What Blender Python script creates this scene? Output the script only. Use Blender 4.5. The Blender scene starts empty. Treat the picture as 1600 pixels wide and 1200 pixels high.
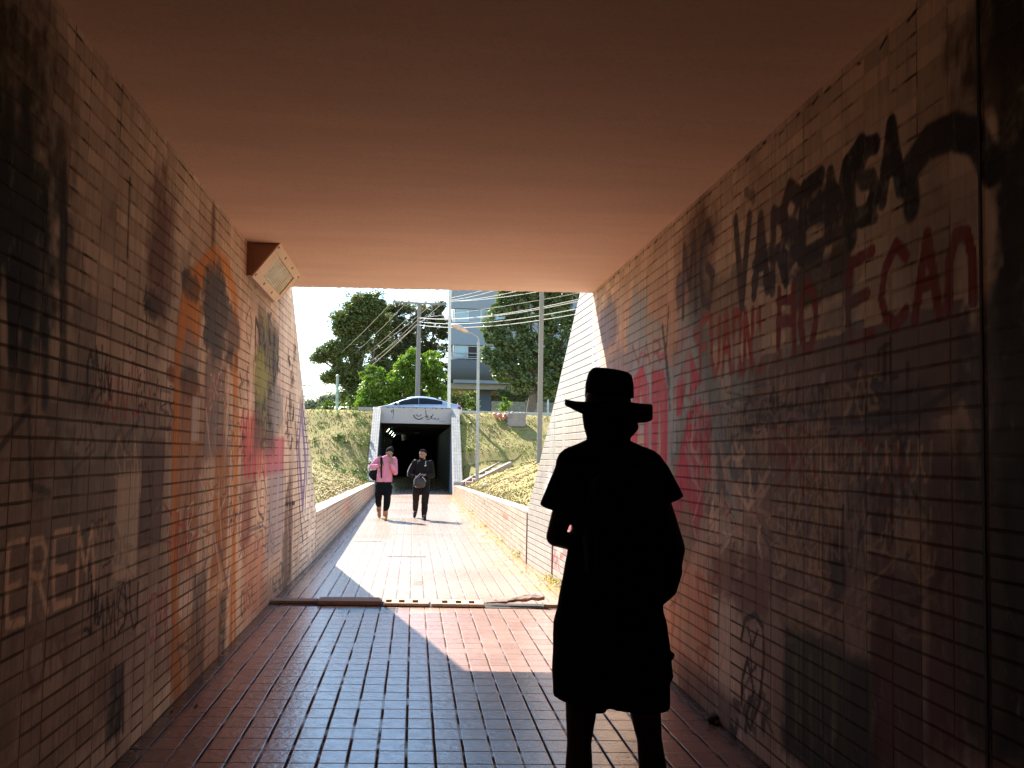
import bpy, bmesh, math, random
import numpy as np
from mathutils import Vector, Matrix
random.seed(7); RNG = np.random.default_rng(7)
C = bpy.context.scene.collection
# ------------------------------------------------------------------ camera
FL, YAW, PITCH, ROLL, CH = 1591.96, .0942416, .0699030, .0193982, 1.5
cy, sy, cp, sp = math.cos(YAW), math.sin(YAW), math.cos(PITCH), math.sin(PITCH)
Fv = Vector((sy*cp, cy*cp, sp)); Rv = Vector((cy, -sy, 0)); Uv = Rv.cross(Fv)
cr, sr = math.cos(ROLL), math.sin(ROLL)
Rv, Uv = cr*Rv + sr*Uv, -sr*Rv + cr*Uv
def ray(u, v): return Fv + Rv*((u-800)/FL) - Uv*((v-600)/FL)
def at_x(u, v, x):
    d = ray(u, v); t = x/d[0]; return t*d[1], CH + t*d[2]
def at_y(u, v, y):
    d = ray(u, v); t = y/d[1]; return Vector((t*d[0], y, CH + t*d[2]))
def at_z(u, v, z=0.0):
    d = ray(u, v); t = (z-CH)/d[2]; return Vector((t*d[0], t*d[1], z))
camd = bpy.data.cameras.new('camera'); cam = bpy.data.objects.new('camera', camd); C.objects.link(cam)
camd.sensor_width = 36; camd.lens = 36*FL/1600; camd.clip_end = 3000; camd.clip_start = .05
M = Matrix((( Rv[0], Uv[0], -Fv[0], 0), (Rv[1], Uv[1], -Fv[1], 0), (Rv[2], Uv[2], -Fv[2], CH), (0, 0, 0, 1)))
cam.matrix_world = M; bpy.context.scene.camera = cam
# ------------------------------------------------------------------ light
SUN = Vector((-.50, 1.03, 1)).normalized()
w = bpy.data.worlds.new('World'); bpy.context.scene.world = w; w.use_nodes = True
nt = w.node_tree; bg = nt.nodes['Background']
sk = nt.nodes.new('ShaderNodeTexSky'); sk.sky_type = 'NISHITA'; sk.sun_disc = False
sk.sun_elevation = math.asin(SUN.z); sk.sun_rotation = math.atan2(SUN.x, SUN.y); sk.dust_density = .0; sk.air_density = 1.2; sk.ozone_density = 3
nt.links.new(sk.outputs[0], bg.inputs[0]); bg.inputs[1].default_value = .105
sl = bpy.data.lights.new('sun', 'SUN'); sl.energy = 4.8; sl.angle = math.radians(.5); sl.color = (1, .93, .82)
so = bpy.data.objects.new('sun', sl); C.objects.link(so); so.rotation_euler = (-SUN).to_track_quat('-Z', 'Y').to_euler()
sc = bpy.context.scene
sc.view_settings.view_transform = 'Standard'; sc.view_settings.look = 'None'; sc.view_settings.gamma = 1
sc.view_settings.exposure = 1.8
sc.render.engine = 'CYCLES'
sc.cycles.max_bounces = 14; sc.cycles.diffuse_bounces = 9; sc.cycles.glossy_bounces = 4; sc.cycles.transparent_max_bounces = 12
sc.cycles.use_denoising = True; sc.cycles.sample_clamp_indirect = 8; sc.cycles.caustics_reflective = False; sc.cycles.caustics_refractive = False
# ------------------------------------------------------------------ node helper
class NB:
    def __init__(s, name):
        s.m = bpy.data.materials.new(name); s.m.use_nodes = True; s.t = s.m.node_tree; s.t.nodes.clear()
        s.out = s.n('ShaderNodeOutputMaterial'); s.b = s.n('ShaderNodeBsdfPrincipled'); s.t.links.new(s.b.outputs[0], s.out.inputs[0])
    def n(s, k, **kw):
        x = s.t.nodes.new(k)
        for a, v in kw.items(): setattr(x, a, v)
        return x
    def put(s, sock, v):
        if isinstance(v, bpy.types.NodeSocket): s.t.links.new(v, sock)
        elif v is not None:
            if sock.type == 'RGBA' and not hasattr(v, '__len__'): v = (v, v, v, 1)
            if hasattr(v, '__len__') and len(v) == 3 and sock.type == 'RGBA': v = (*v, 1)
            sock.default_value = v
    def ma(s, op, a, b=None, c=None, clamp=False):
        x = s.n('ShaderNodeMath', operation=op); x.use_clamp = clamp
        for i, v in enumerate((a, b, c)):
            if v is not None: s.put(x.inputs[i], v)
        return x.outputs[0]
    def mix(s, f, a, b, bt='MIX'):
        x = s.n('ShaderNodeMix', data_type='RGBA', blend_type=bt); x.clamp_factor = True
        s.put(x.inputs[0], f); s.put(x.inputs[6], a); s.put(x.inputs[7], b); return x.outputs[2]
    def ramp(s, f, lo, hi, a=0.0, b=1.0):
        x = s.n('ShaderNodeMapRange'); x.interpolation_type = 'SMOOTHSTEP'
        s.put(x.inputs[0], f); x.inputs[1].default_value = lo; x.inputs[2].default_value = hi
        x.inputs[3].default_value = a; x.inputs[4].default_value = b; return x.outputs[0]
    def noise(s, vec, scale, detail=4, rough=.55, sc3=None):
        if sc3:
            mp = s.n('ShaderNodeMapping'); s.put(mp.inputs[0], vec); mp.inputs[3].default_value = sc3; vec = mp.outputs[0]
        x = s.n('ShaderNodeTexNoise'); s.put(x.inputs['Vector'], vec); x.inputs['Scale'].default_value = scale
        x.inputs['Detail'].default_value = detail; x.inputs['Roughness'].default_value = rough; return x.outputs[0]
    def obj(s): return s.n('ShaderNodeTexCoord').outputs['Object']
    def uv(s): return s.n('ShaderNodeTexCoord').outputs['UV']
    def bump(s, h, strength=.5, dist=.01):
        x = s.n('ShaderNodeBump'); s.put(x.inputs['Height'], h); x.inputs['Strength'].default_value = strength
        x.inputs['Distance'].default_value = dist; s.t.links.new(x.outputs[0], s.b.inputs['Normal'])
    def fin(s, col=None, rough=None, metal=None, spec=None):
        if col is not None: s.put(s.b.inputs['Base Color'], col)
        if rough is not None: s.put(s.b.inputs['Roughness'], rough)
        if metal is not None: s.put(s.b.inputs['Metallic'], metal)
        if spec is not None: s.put(s.b.inputs['Specular IOR Level'], spec)
        return s.m
def plain(name, col, rough=.7, var=.25, scale=6, metal=0, bump=.2, spec=.5, detail=5, emit=None):
    b = NB(name); o = b.obj(); n = b.noise(o, scale, detail)
    c = b.mix(b.ramp(n, .3, .7), tuple(x*(1-var) for x in col), tuple(min(1, x*(1+var)) for x in col))
    if bump: b.bump(b.noise(o, scale*6, 4), bump, .004)
    if emit: b.b.inputs['Emission Color'].default_value = (*emit[:3], 1); b.b.inputs['Emission Strength'].default_value = emit[3]
    return b.fin(c, b.ramp(n, .2, .8, rough*.85, min(1, rough*1.1)), metal, spec)
def tile(name, base, tw, th, mw=.003, mh=.005, mortar=(.05, .035, .028), var=.1, rough=.4, paint=False, hide=.25, grime=.4, skew=0,
         bumps=.7, grimec=(.1, .07, .055), spec=.5, coarse=0.0, pale=None, cover=.12, pv=2.1, streak=0, lb=1):
    """glazed tile sheet: u, v in metres from the UV map"""
    b = NB(name); sep = b.n('ShaderNodeSeparateXYZ'); b.put(sep.inputs[0], b.uv()); u, v = sep.outputs[0], sep.outputs[1]
    if skew: v = b.ma('ADD', v, b.ma('MULTIPLY', u, skew))
    o = b.obj()
    wob = b.ma('MULTIPLY', b.ma('SUBTRACT', b.noise(o, 2.3, 2), .5), .006)
    u = b.ma('ADD', u, wob); v = b.ma('ADD', v, wob)
    uc, vc = b.ma('DIVIDE', u, tw), b.ma('DIVIDE', v, th)
    fu = b.ma('MULTIPLY', b.ma('PINGPONG', uc, .5), tw); fv = b.ma('MULTIPLY', b.ma('PINGPONG', vc, .5), th)
    cell = b.n('ShaderNodeCombineXYZ'); b.put(cell.inputs[0], b.ma('FLOOR', uc)); b.put(cell.inputs[1], b.ma('FLOOR', vc))
    wn = b.n('ShaderNodeTexWhiteNoise', noise_dimensions='2D'); b.put(wn.inputs['Vector'], cell.outputs[0])
    col1 = b.n('ShaderNodeCombineXYZ'); b.put(col1.inputs[0], b.ma('FLOOR', b.ma('DIVIDE', uc, 1.0))); b.put(col1.inputs[1], b.ma('FLOOR', b.ma('DIVIDE', vc, 9.0)))
    wn2 = b.n('ShaderNodeTexWhiteNoise', noise_dimensions='2D'); b.put(wn2.inputs['Vector'], col1.outputs[0])
    lu = b.ramp(fu, mw*.35, mw, 1, 0); lv = b.ramp(fv, mh*.35, mh, 1, 0)
    keep = b.ramp(b.ma('ADD', wn2.outputs[0], b.ma('MULTIPLY', b.ma('SUBTRACT', b.noise(o, 1.3, 3), .5), .9)), hide-.08, hide+.08, .25, 1)
    lv = b.ma('MULTIPLY', lv, keep); lu = b.ma('MULTIPLY', lu, b.ramp(b.noise(o, 3.1, 3), .32, .5, .35, 1))
    line = b.ma('MAXIMUM', lu, lv)
    k = b.ma('ADD', 1-var, b.ma('MULTIPLY', wn.outputs[0], 2*var))
    vk = b.n('ShaderNodeCombineXYZ')
    for i in range(3): b.put(vk.inputs[i], k)
    c = b.mix(1, base, vk.outputs[0], 'MULTIPLY')
    g1 = b.noise(o, 1.1, 8, .65, (1, 1, .45)); g2 = b.noise(o, 14, 5, .7, (1, 1, .3))
    c = b.mix(b.ma('MULTIPLY', b.ramp(g1, .42, .75), grime), c, grimec)
    c = b.mix(b.ma('MULTIPLY', b.ramp(g2, .5, .8), grime*.7), c, tuple(x*.8 for x in grimec))
    if paint:
        at = b.n('ShaderNodeAttribute', attribute_name='paint')
        f = b.ma('MULTIPLY', b.ramp(b.ma('ADD', at.outputs['Alpha'], b.ma('MULTIPLY', b.ma('SUBTRACT', g2, .5), .3)), .08, .80), b.ramp(b.noise(o, 9, 7, .75, (1, 1, .5)), .3, .46, .78, 1))
        c = b.mix(f, c, at.outputs['Color'])
        line = b.ma('MULTIPLY', line, b.ma('SUBTRACT', 1, b.ma('MULTIPLY', f, cover)))
    if streak:
        sv = b.ma('ADD', 1-streak*.5, b.ma('MULTIPLY', b.noise(o, 1, 6, .7, (26, 26, 1.3)), streak)); s3 = b.n('ShaderNodeCombineXYZ')
        for i in range(3): b.put(s3.inputs[i], sv)
        c = b.mix(1, c, s3.outputs[0], 'MULTIPLY')
    if pale:  # bounce light caught on the upper joints, put into the mortar colour
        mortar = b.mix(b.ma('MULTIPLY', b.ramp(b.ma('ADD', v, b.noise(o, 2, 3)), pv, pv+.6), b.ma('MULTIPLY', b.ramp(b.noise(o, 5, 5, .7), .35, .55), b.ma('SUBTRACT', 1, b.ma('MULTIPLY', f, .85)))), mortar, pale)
    c = b.mix(b.ma('MULTIPLY', line, .85), c, mortar)
    h = b.ma('ADD', b.ma('MULTIPLY', line, -lb), b.ma('MULTIPLY', b.ma('ADD', wn.outputs[0], b.ma('MULTIPLY', g2, 1.2)), .25))
    if coarse: h = b.ma('ADD', h, b.ma('MULTIPLY', b.noise(o, 22, 4), coarse))
    b.bump(h, bumps, .006)
    r = b.ma('ADD', rough, b.ma('MULTIPLY', b.ma('ADD', line, b.ramp(g2, .3, .8, -.12, .25)), .35), clamp=True)
    return b.fin(c, r, 0, b.ma('MULTIPLY', b.ma('SUBTRACT', 1, line), spec))
def leafmat(name, c1, c2, c3, rough=.45, trans=.35):
    b = NB(name); g = b.n('ShaderNodeNewGeometry'); r = g.outputs['Random Per Island']
    o = b.obj(); n = b.noise(o, .9, 3)
    c = b.mix(b.ramp(r, 0, .9), c1, c2); c = b.mix(b.ma('MULTIPLY', b.ramp(n, .45, .7), .7), c, c3)
    b.fin(c, rough, 0, .5)
    tr = b.n('ShaderNodeBsdfTranslucent'); b.put(tr.inputs[0], b.mix(1, c, (1.3, 1.5, .5, 1), 'MULTIPLY'))
    ms = b.n('ShaderNodeMixShader'); ms.inputs[0].default_value = trans
    b.t.links.new(b.b.outputs[0], ms.inputs[1]); b.t.links.new(tr.outputs[0], ms.inputs[2]); b.t.links.new(ms.outputs[0], b.out.inputs[0])
    return b.m
# ------------------------------------------------------------------ object helpers
def tag(o, label=None, cat=None, group=None, kind=None):
    if label: o['label'] = label
    if cat: o['category'] = cat
    if group: o['group'] = group
    if kind: o['kind'] = kind
    return o
def empty(name, loc=(0, 0, 0), rz=0, **kw):
    o = bpy.data.objects.new(name, None); C.objects.link(o); o.location = loc; o.rotation_euler = (0, 0, rz); o.empty_display_size = .2
    return tag(o, **kw)
def link(name, me, mat, parent=None, smooth=False, **kw):
    o = bpy.data.objects.new(name, me); C.objects.link(o)
    if mat is not None:
        for m in (mat if isinstance(mat, (list, tuple)) else [mat]): me.materials.append(m)
    if parent: o.parent = parent
    if smooth: me.polygons.foreach_set('use_smooth', [True]*len(me.polygons))
    return tag(o, **kw)
def mesh(name, vs, fs, mat, parent=None, smooth=False, **kw):
    me = bpy.data.meshes.new(name); me.from_pydata([tuple(v) for v in vs], [], fs); me.update()
    return link(name, me, mat, parent, smooth, **kw)
def fromnp(name, V, F):
    """V (n,3), F (m,k) numpy quick mesh"""
    me = bpy.data.meshes.new(name); m, k = F.shape
    me.vertices.add(len(V)); me.vertices.foreach_set('co', np.ascontiguousarray(V, dtype=np.float32).ravel())
    me.loops.add(m*k); me.loops.foreach_set('vertex_index', F.astype(np.int32).ravel())
    me.polygons.add(m); me.polygons.foreach_set('loop_start', np.arange(0, m*k, k, dtype=np.int32))
    me.update(calc_edges=True); me.validate(); return me
class MB:
    def __init__(s): s.v = []; s.f = []
    def add(s, vs, fs):
        n = len(s.v); s.v += [tuple(v) for v in vs]; s.f += [tuple(i+n for i in f) for f in fs]; return s
    def box(s, a, b, bev=0, rot=None, c=None):
        bm = bmesh.new(); bmesh.ops.create_cube(bm, size=1)
        sx = [b[i]-a[i] for i in range(3)]; ce = Vector([(a[i]+b[i])/2 for i in range(3)])
        for v in bm.verts: v.co = Vector((v.co[i]*sx[i] for i in range(3)))
        if bev: bmesh.ops.bevel(bm, geom=bm.edges[:], offset=bev, segments=2, affect='EDGES')
        if rot is not None:
            for v in bm.verts: v.co = rot @ v.co
        for v in bm.verts: v.co += ce
        bm.verts.index_update(); s.add([v.co for v in bm.verts], [[v.index for v in f.verts] for f in bm.faces]); bm.free(); return s
    def cyl(s, p, q, r, r2=None, n=12, caps=True):
        r2 = r if r2 is None else r2; p, q = Vector(p), Vector(q); d = (q-p).normalized()
        a = d.orthogonal().normalized(); b = d.cross(a); vs = []
        for c, rr in ((p, r), (q, r2)):
            for i in range(n):
                t = 2*math.pi*i/n; vs.append(c + a*math.cos(t)*rr + b*math.sin(t)*rr)
        fs = [[i, (i+1) % n, n+(i+1) % n, n+i] for i in range(n)]
        if caps: fs += [list(range(n))[::-1], list(range(n, 2*n))]
        return s.add(vs, fs)
    def tube(s, pts, rs, n=8):
        pts = [Vector(p) for p in pts]
        if not hasattr(rs, '__len__'): rs = [rs]*len(pts)
        vs = []; fs = []; a = None
        for i, p in enumerate(pts):
            d = (pts[min(i+1, len(pts)-1)]-pts[max(i-1, 0)]).normalized()
            if a is None: a = d.orthogonal().normalized()
            a = (a - d*a.dot(d)).normalized(); b = d.cross(a)
            for k in range(n):
                t = 2*math.pi*k/n; vs.append(p + (a*math.cos(t)+b*math.sin(t))*rs[i])
        for i in range(len(pts)-1):
            for k in range(n): fs.append([i*n+k, i*n+(k+1) % n, (i+1)*n+(k+1) % n, (i+1)*n+k])
        fs += [list(range(n))[::-1], [(len(pts)-1)*n+k for k in range(n)]]
        return s.add(vs, fs)
    def ball(s, c, r, rot=None, sub=2):
        bm = bmesh.new(); bmesh.ops.create_icosphere(bm, subdivisions=sub, radius=1)
        r = r if hasattr(r, '__len__') else (r, r, r); c = Vector(c)
        for v in bm.verts:
            p = Vector((v.co[i]*r[i] for i in range(3)))
            if rot is not None: p = rot @ p
            v.co = p + c
        bm.verts.index_update(); s.add([v.co for v in bm.verts], [[v.index for v in f.verts] for f in bm.faces]); bm.free(); return s
    def build(s, name, mat, parent=None, smooth=False, **kw): return mesh(name, s.v, s.f, mat, parent, smooth, **kw)
    # body helpers
    def limb(s, pts, rs, n=14):
        for i in range(len(pts)-1):
            s.cyl(pts[i], pts[i+1], rs[i], rs[i+1], n)
        for p, r in zip(pts, rs): s.ball(p, r)
        return s
    def loft(s, rings, n=24, pw=2.0):
        """rings: (centre, half width vector A, half depth vector B)"""
        vs = []; fs = []
        for c, A, B in rings:
            c, A, B = Vector(c), Vector(A), Vector(B)
            for k in range(n):
                t = 2*math.pi*k/n; ct, st = math.cos(t), math.sin(t)
                ct = math.copysign(abs(ct)**(2/pw), ct); st = math.copysign(abs(st)**(2/pw), st)
                vs.append(c + A*ct + B*st)
        for i in range(len(rings)-1):
            for k in range(n): fs.append([i*n+k, i*n+(k+1) % n, (i+1)*n+(k+1) % n, (i+1)*n+k])
        fs += [list(range(n))[::-1], [(len(rings)-1)*n+k for k in range(n)]]
        return s.add(vs, fs)
    def blob(s, name, mat, parent=None, voxel=.01, smooth=3, disp=0, **kw):
        me = bpy.data.meshes.new('tmp'); me.from_pydata(s.v, [], s.f); bm = bmesh.new(); bm.from_mesh(me)
        bmesh.ops.recalc_face_normals(bm, faces=bm.faces[:]); bm.to_mesh(me); bm.free()
        o = bpy.data.objects.new('tmp', me); C.objects.link(o)
        r = o.modifiers.new('r', 'REMESH'); r.mode = 'VOXEL'; r.voxel_size = voxel
        sm = o.modifiers.new('s', 'SMOOTH'); sm.iterations = smooth; sm.factor = .5
        if disp:
            tx = bpy.data.textures.new('folds', 'CLOUDS'); tx.noise_scale = .13; tx.noise_depth = 2
            dm = o.modifiers.new('d', 'DISPLACE'); dm.texture = tx; dm.strength = disp; dm.mid_level = .5
        dg = bpy.context.evaluated_depsgraph_get(); ev = o.evaluated_get(dg)
        nm = bpy.data.meshes.new_from_object(ev); nm.name = name
        bpy.data.objects.remove(o); bpy.data.meshes.remove(me); nm.materials.clear()
        return link(name, nm, mat, parent, True, **kw)
def copy_tree(o, parent=None):
    c = o.copy(); C.objects.link(c)
    if parent: c.parent = parent
    for ch in list(o.children): copy_tree(ch, c)
    return c
def lerp(a, b, t): return a + (b-a)*t
def pw(x, xs, ys): return np.interp(x, xs, ys)
# ------------------------------------------------------------------ sprayed paint, stored per vertex on the wall sheets
GL = {  # simple stroke letters in a unit box (x right, y up)
 'A': [[(0, 0), (.5, 1), (1, 0)], [(.2, .4), (.8, .4)]], 'C': [[(1, .85), (.6, 1), (.15, .8), (0, .45), (.2, .1), (.6, 0), (1, .15)]],
 'E': [[(1, 1), (.1, .95), (0, .5), (.05, .03), (1, 0)], [(.03, .5), (.8, .52)]], 'F': [[(1, 1), (.05, .95), (0, 0)], [(.03, .5), (.75, .55)]],
 'G': [[(1, .85), (.6, 1), (.15, .8), (0, .45), (.2, .1), (.7, 0), (1, .4), (.55, .45)]], 'H': [[(0, 0), (.05, 1)], [(1, 0), (.95, 1)], [(0, .5), (1, .5)]],
 'I': [[(.5, 0), (.5, 1)]], 'M': [[(0, 0), (.1, .95), (.5, .4), (.9, 1), (1, 0)]], 'N': [[(0, 0), (.08, .98), (.9, .02), (1, 1)]],
 'O': [[(.5, 1), (.1, .8), (0, .45), (.25, .03), (.7, .02), (1, .45), (.9, .85), (.5, 1)]], 'R': [[(0, 0), (.08, .97), (.75, .95), (.95, .72), (.7, .5), (.1, .48)], [(.45, .48), (1, 0)]],
 'S': [[(1, .88), (.5, 1), (.08, .8), (.3, .55), (.8, .45), (1, .2), (.5, 0), (0, .12)]], 'U': [[(0, 1), (.05, .25), (.45, 0), (.9, .2), (1, 1)]],
 'V': [[(0, 1), (.45, 0), (1, 1)]], 'n': [[(0, 0), (.05, .6), (.3, .95), (.75, .95), (.97, .55), (1, 0)]], 'L': [[(0, 1), (0, .05), (1, 0)]],
 'T': [[(0, .95), (1, 1)], [(.5, 1), (.48, 0)]], 'D': [[(0, 0), (.05, 1), (.7, .9), (1, .5), (.7, .1), (0, 0)]], 'J': [[(1, 1), (.9, .2), (.5, 0), (.1, .2)]],
 'B': [[(0, 0), (.05, 1), (.8, .9), (.75, .6), (.1, .52), (.95, .4), (.85, .08), (0, 0)]], 'P': [[(0, 0), (.05, 1), (.8, .95), (.9, .65), (.1, .5)]],
}
class Paint:
    def __init__(s, x): s.x = x; s.ops = []; s.r = random.Random(3)
    def w(s, pts): return [at_x(u, v, s.x) for u, v in pts]
    def line(s, pts, wd, col, a=.9, soft=.2, px=True):
        s.ops.append(('L', s.w(pts) if px else pts, wd, col, a, soft)); return s
    def ell(s, box, col, a=.6, soft=.5, px=True):
        """soft filled patch given by an image rectangle; edges broken by noise"""
        u0, v0, u1, v1 = box
        c0 = at_x(u0, (v0+v1)/2, s.x); c1 = at_x(u1, (v0+v1)/2, s.x); t = at_x((u0+u1)/2, v0, s.x); b = at_x((u0+u1)/2, v1, s.x)
        s.ops.append(('E', (min(c0[0], c1[0]), max(c0[0], c1[0]), b[1], t[1]), 0, col, a, soft)); return s
    def rect(s, box, col, a=.6, soft=.15):
        s.ell(box, col, a, soft); o = s.ops[-1]; s.ops[-1] = ('R',)+o[1:]; return s
    def text(s, txt, q, wd, col, a=.9, soft=.2, jit=.05):
        """letters across the image quad (x0, top0, bot0, x1, top1, bot1)"""
        x0, t0, b0, x1, t1, b1 = q; n = len(txt)
        for i, ch in enumerate(txt):
            if ch == ' ': continue
            for st in GL.get(ch, GL['O']):
                pts = []
                for gx, gy in st:
                    f = (i+.12+.74*gx)/n; gy = gy+s.r.uniform(-jit, jit)
                    pts.append((lerp(x0, x1, f), lerp(lerp(b0, b1, f), lerp(t0, t1, f), gy)))
                s.line(pts, wd, col, a, soft)
        return s
    def scribble(s, box, n, wd, cols, a=.8, seed=1, tall=True):
        r = random.Random(seed); u0, v0, u1, v1 = box
        for i in range(n):
            c = r.choice(cols); u = r.uniform(u0, u1); v = r.uniform(v0, v1); pts = []; ww = (u1-u0)*.12; hh = (v1-v0)*(.3 if tall else .12)
            k = r.randint(3, 6)
            for j in range(k):
                pts.append((u+r.uniform(-ww, ww), min(v1, max(v0, v+hh*(j/(k-1)-.5)*r.choice((1, 1, -1))+r.uniform(-hh, hh)*.25))))
            s.line(pts, wd*r.uniform(.6, 1.5), c, a*r.uniform(.5, 1))
        return s
    def drips(s, box, n, col, a=.6, seed=2, wd=.012):
        r = random.Random(seed); u0, v0, u1, v1 = box
        for i in range(n):
            u = r.uniform(u0, u1); v = r.uniform(v0, v0+(v1-v0)*.4); s.line([(u, v), (u, v+(v1-v)*r.uniform(.3, 1))], wd*r.uniform(.5, 1.6), col, a*r.uniform(.4, 1), .6)
        return s
    def apply(s, Y, Z):
        out = np.zeros(Y.shape+(4,)); rng = np.random.default_rng(5)
        def nz(sc_):  # smooth value noise on the wall plane
            g = rng.random((64, 64)); gy = (Y*sc_) % 63; gz = (Z*sc_) % 63
            iy = gy.astype(int); iz = gz.astype(int); fy = gy-iy; fz = gz-iz; fy = fy*fy*(3-2*fy); fz = fz*fz*(3-2*fz)
            return (g[iy, iz]*(1-fy)*(1-fz)+g[iy+1, iz]*fy*(1-fz)+g[iy, iz+1]*(1-fy)*fz+g[iy+1, iz+1]*fy*fz)
        N1 = nz(9)*.6+nz(25)*.4; N2 = nz(3.1)*.6+nz(60)*.4
        for k, geo, wd, col, a, soft in s.ops:
            if k == 'L':
                P = np.array(geo, float); m = wd*1.6
                sel = (Y > P[:, 0].min()-m) & (Y < P[:, 0].max()+m) & (Z > P[:, 1].min()-m) & (Z < P[:, 1].max()+m)
                if not sel.any(): continue
                y = Y[sel]; z = Z[sel]; d = np.full(y.shape, 9.0)
                for i in range(len(P)-1):
                    A = P[i]; B = P[i+1]; L = max(1e-9, ((B-A)**2).sum())
                    t = np.clip(((y-A[0])*(B[0]-A[0])+(z-A[1])*(B[1]-A[1]))/L, 0, 1)
                    d = np.minimum(d, np.hypot(y-A[0]-t*(B[0]-A[0]), z-A[1]-t*(B[1]-A[1])))
                d = d/(wd/2); al = np.clip((1+soft-d)/(2*soft), 0, 1)*a*(.6+.5*N2[sel])
            else:
                y0, y1, z0, z1 = geo; sel = (Y > y0-.3) & (Y < y1+.3) & (Z > z0-.3) & (Z < z1+.3)
                if not sel.any(): continue
                ny = (Y[sel]-(y0+y1)/2)/((y1-y0)/2+1e-6); nzz = (Z[sel]-(z0+z1)/2)/((z1-z0)/2+1e-6)
                d = np.hypot(ny, nzz) if k == 'E' else np.maximum(abs(ny), abs(nzz))
                d = d+(N1[sel]-.5)*(.7 if k == 'E' else .12); al = np.clip((1+soft*.5-d)/soft, 0, 1)*a*(.65+.45*N2[sel])
            al = np.clip(al, 0, 1); o = out[sel]; c = np.array(col)
            na = o[:, 3]+al*(1-o[:, 3]); wgt = np.where(na > 1e-6, al/np.maximum(na, 1e-6), 0)[:, None]
            o[:, :3] = o[:, :3]*(1-wgt)+c*wgt; o[:, 3] = na; out[sel] = o
        return out
def sheet(name, us, vs_, pos, paint, mat, parent=None, flip=False, **kw):
    """fine grid; pos(U,V)->xyz arrays and UV in metres"""
    U, V = np.meshgrid(us, vs_, indexing='ij'); X, Y, Z, TU, TV = pos(U, V)
    nu, nv = U.shape; idx = np.arange(nu*nv).reshape(nu, nv)
    F = np.stack([idx[:-1, :-1], idx[1:, :-1], idx[1:, 1:], idx[:-1, 1:]], -1).reshape(-1, 4)
    if flip: F = F[:, ::-1]
    me = fromnp(name, np.stack([X, Y, Z], -1).reshape(-1, 3), F)
    uvl = me.uv_layers.new(name='UVMap'); li = F.ravel(); uvl.data.foreach_set('uv', np.stack([TU.ravel()[li], TV.ravel()[li]], -1).astype(np.float32).ravel())
    if paint is not None:
        col = paint.apply(Y, Z) if isinstance(paint, Paint) else paint(X, Y)
        ca = me.color_attributes.new('paint', 'FLOAT_COLOR', 'POINT'); ca.data.foreach_set('color', col.reshape(-1, 4).astype(np.float32).ravel())
    return link(name, me, mat, parent, True, **kw)
def uvbox(mb_faces, name, mat, parent=None, **kw):
    """list of quads [(4 points),(4 uvs)]"""
    vs = []; fs = []; uvs = []
    for q, t in mb_faces:
        n = len(vs); vs += q; fs.append(list(range(n, n+len(q)))); uvs += t
    me = bpy.data.meshes.new(name); me.from_pydata([tuple(v) for v in vs], [], fs); me.update()
    ul = me.uv_layers.new(name='UVMap')
    for i, l in enumerate(me.loops): ul.data[i].uv = uvs[l.vertex_index]
    return link(name, me, mat, parent, **kw)
# ------------------------------------------------------------------ key plan
H = 3.17
PX, PY = -.0922, 10.35                       # portal plane: y = PY + PX*x
def portal(x): return PY+PX*x
LX = [(-8, -1.378), (10.45, -1.378), (14.5, -1.335), (37, -1.378), (80, -1.378)]
RX = [(-8, 1.772), (10.2, 1.772), (12.35, 1.70), (14.25, 1.60), (37, 1.46), (80, 1.46)]
def lx(y): return np.interp(y, [a for a, b in LX], [b for a, b in LX])
def rx(y): return np.interp(y, [a for a, b in RX], [b for a, b in RX])
def ltop(y): return np.interp(y, [10.4, 11.2, 12.4, 14.5], [3.86, 3.27, 2.31, .66])
def rtop(y): return np.interp(y, [10.0, 10.9, 12.3, 14.25], [3.90, 3.25, 2.22, .72])
def lowl(y): return np.interp(y, [14.5, 37.3], [.66, .42])
def lowr(y): return np.interp(y, [14.25, 37.3], [.72, .36])
FY = 41.5                                    # mouth of the far underpass
def ftop(y): return np.interp(y, [37.3, 41.5], [.5, 3.35])
# ------------------------------------------------------------------ paint on the left wall
BK = (.012, .01, .012); PUR = (.10, .05, .055); ORG = (.66, .25, .045); CRM = (.42, .34, .27); RED = (.45, .05, .06); GRY = (.16, .15, .16); BLU = (.16, .22, .29)
L = Paint(-1.378)
L.rect((-140, 560, 268, 1260), (.27, .19, .15), .55, .3)
L.ell((-60, 180, 100, 440), (.015, .016, .013), .95, .95).ell((-80, -100, 110, 260), (.06, .045, .035), .7, 1.2).ell((20, 380, 90, 560), (.02, .02, .018), .7, .7)
L.drips((-20, 130, 110, 640), 30, BK, .75, 4, .05).ell((108, 440, 150, 640), (.12, .12, .13), .5, .7)
L.line([(203, 280), (201, 330), (199, 400)], .035, BK, .8, .6).ell((228, 250, 276, 520), (.20, .11, .095), .8, .9).line([(334, 330), (332, 430)], .12, PUR, .6, .6)
L.ell((225, 455, 255, 500), (.04, .04, .04), .5).line([(168, 500), (166, 560), (172, 610)], .012, BK, .6)
L.scribble((205, 440, 250, 560), 9, .012, [BK, GRY], .7, 11).line([(228, 440), (230, 560)], .013, BK, .7)
L.ell((258, 570, 276, 600), (.3, .1, .04), .8).scribble((230, 560, 275, 720), 6, .014, [(.2, .03, .04), GRY], .5, 5)
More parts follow.
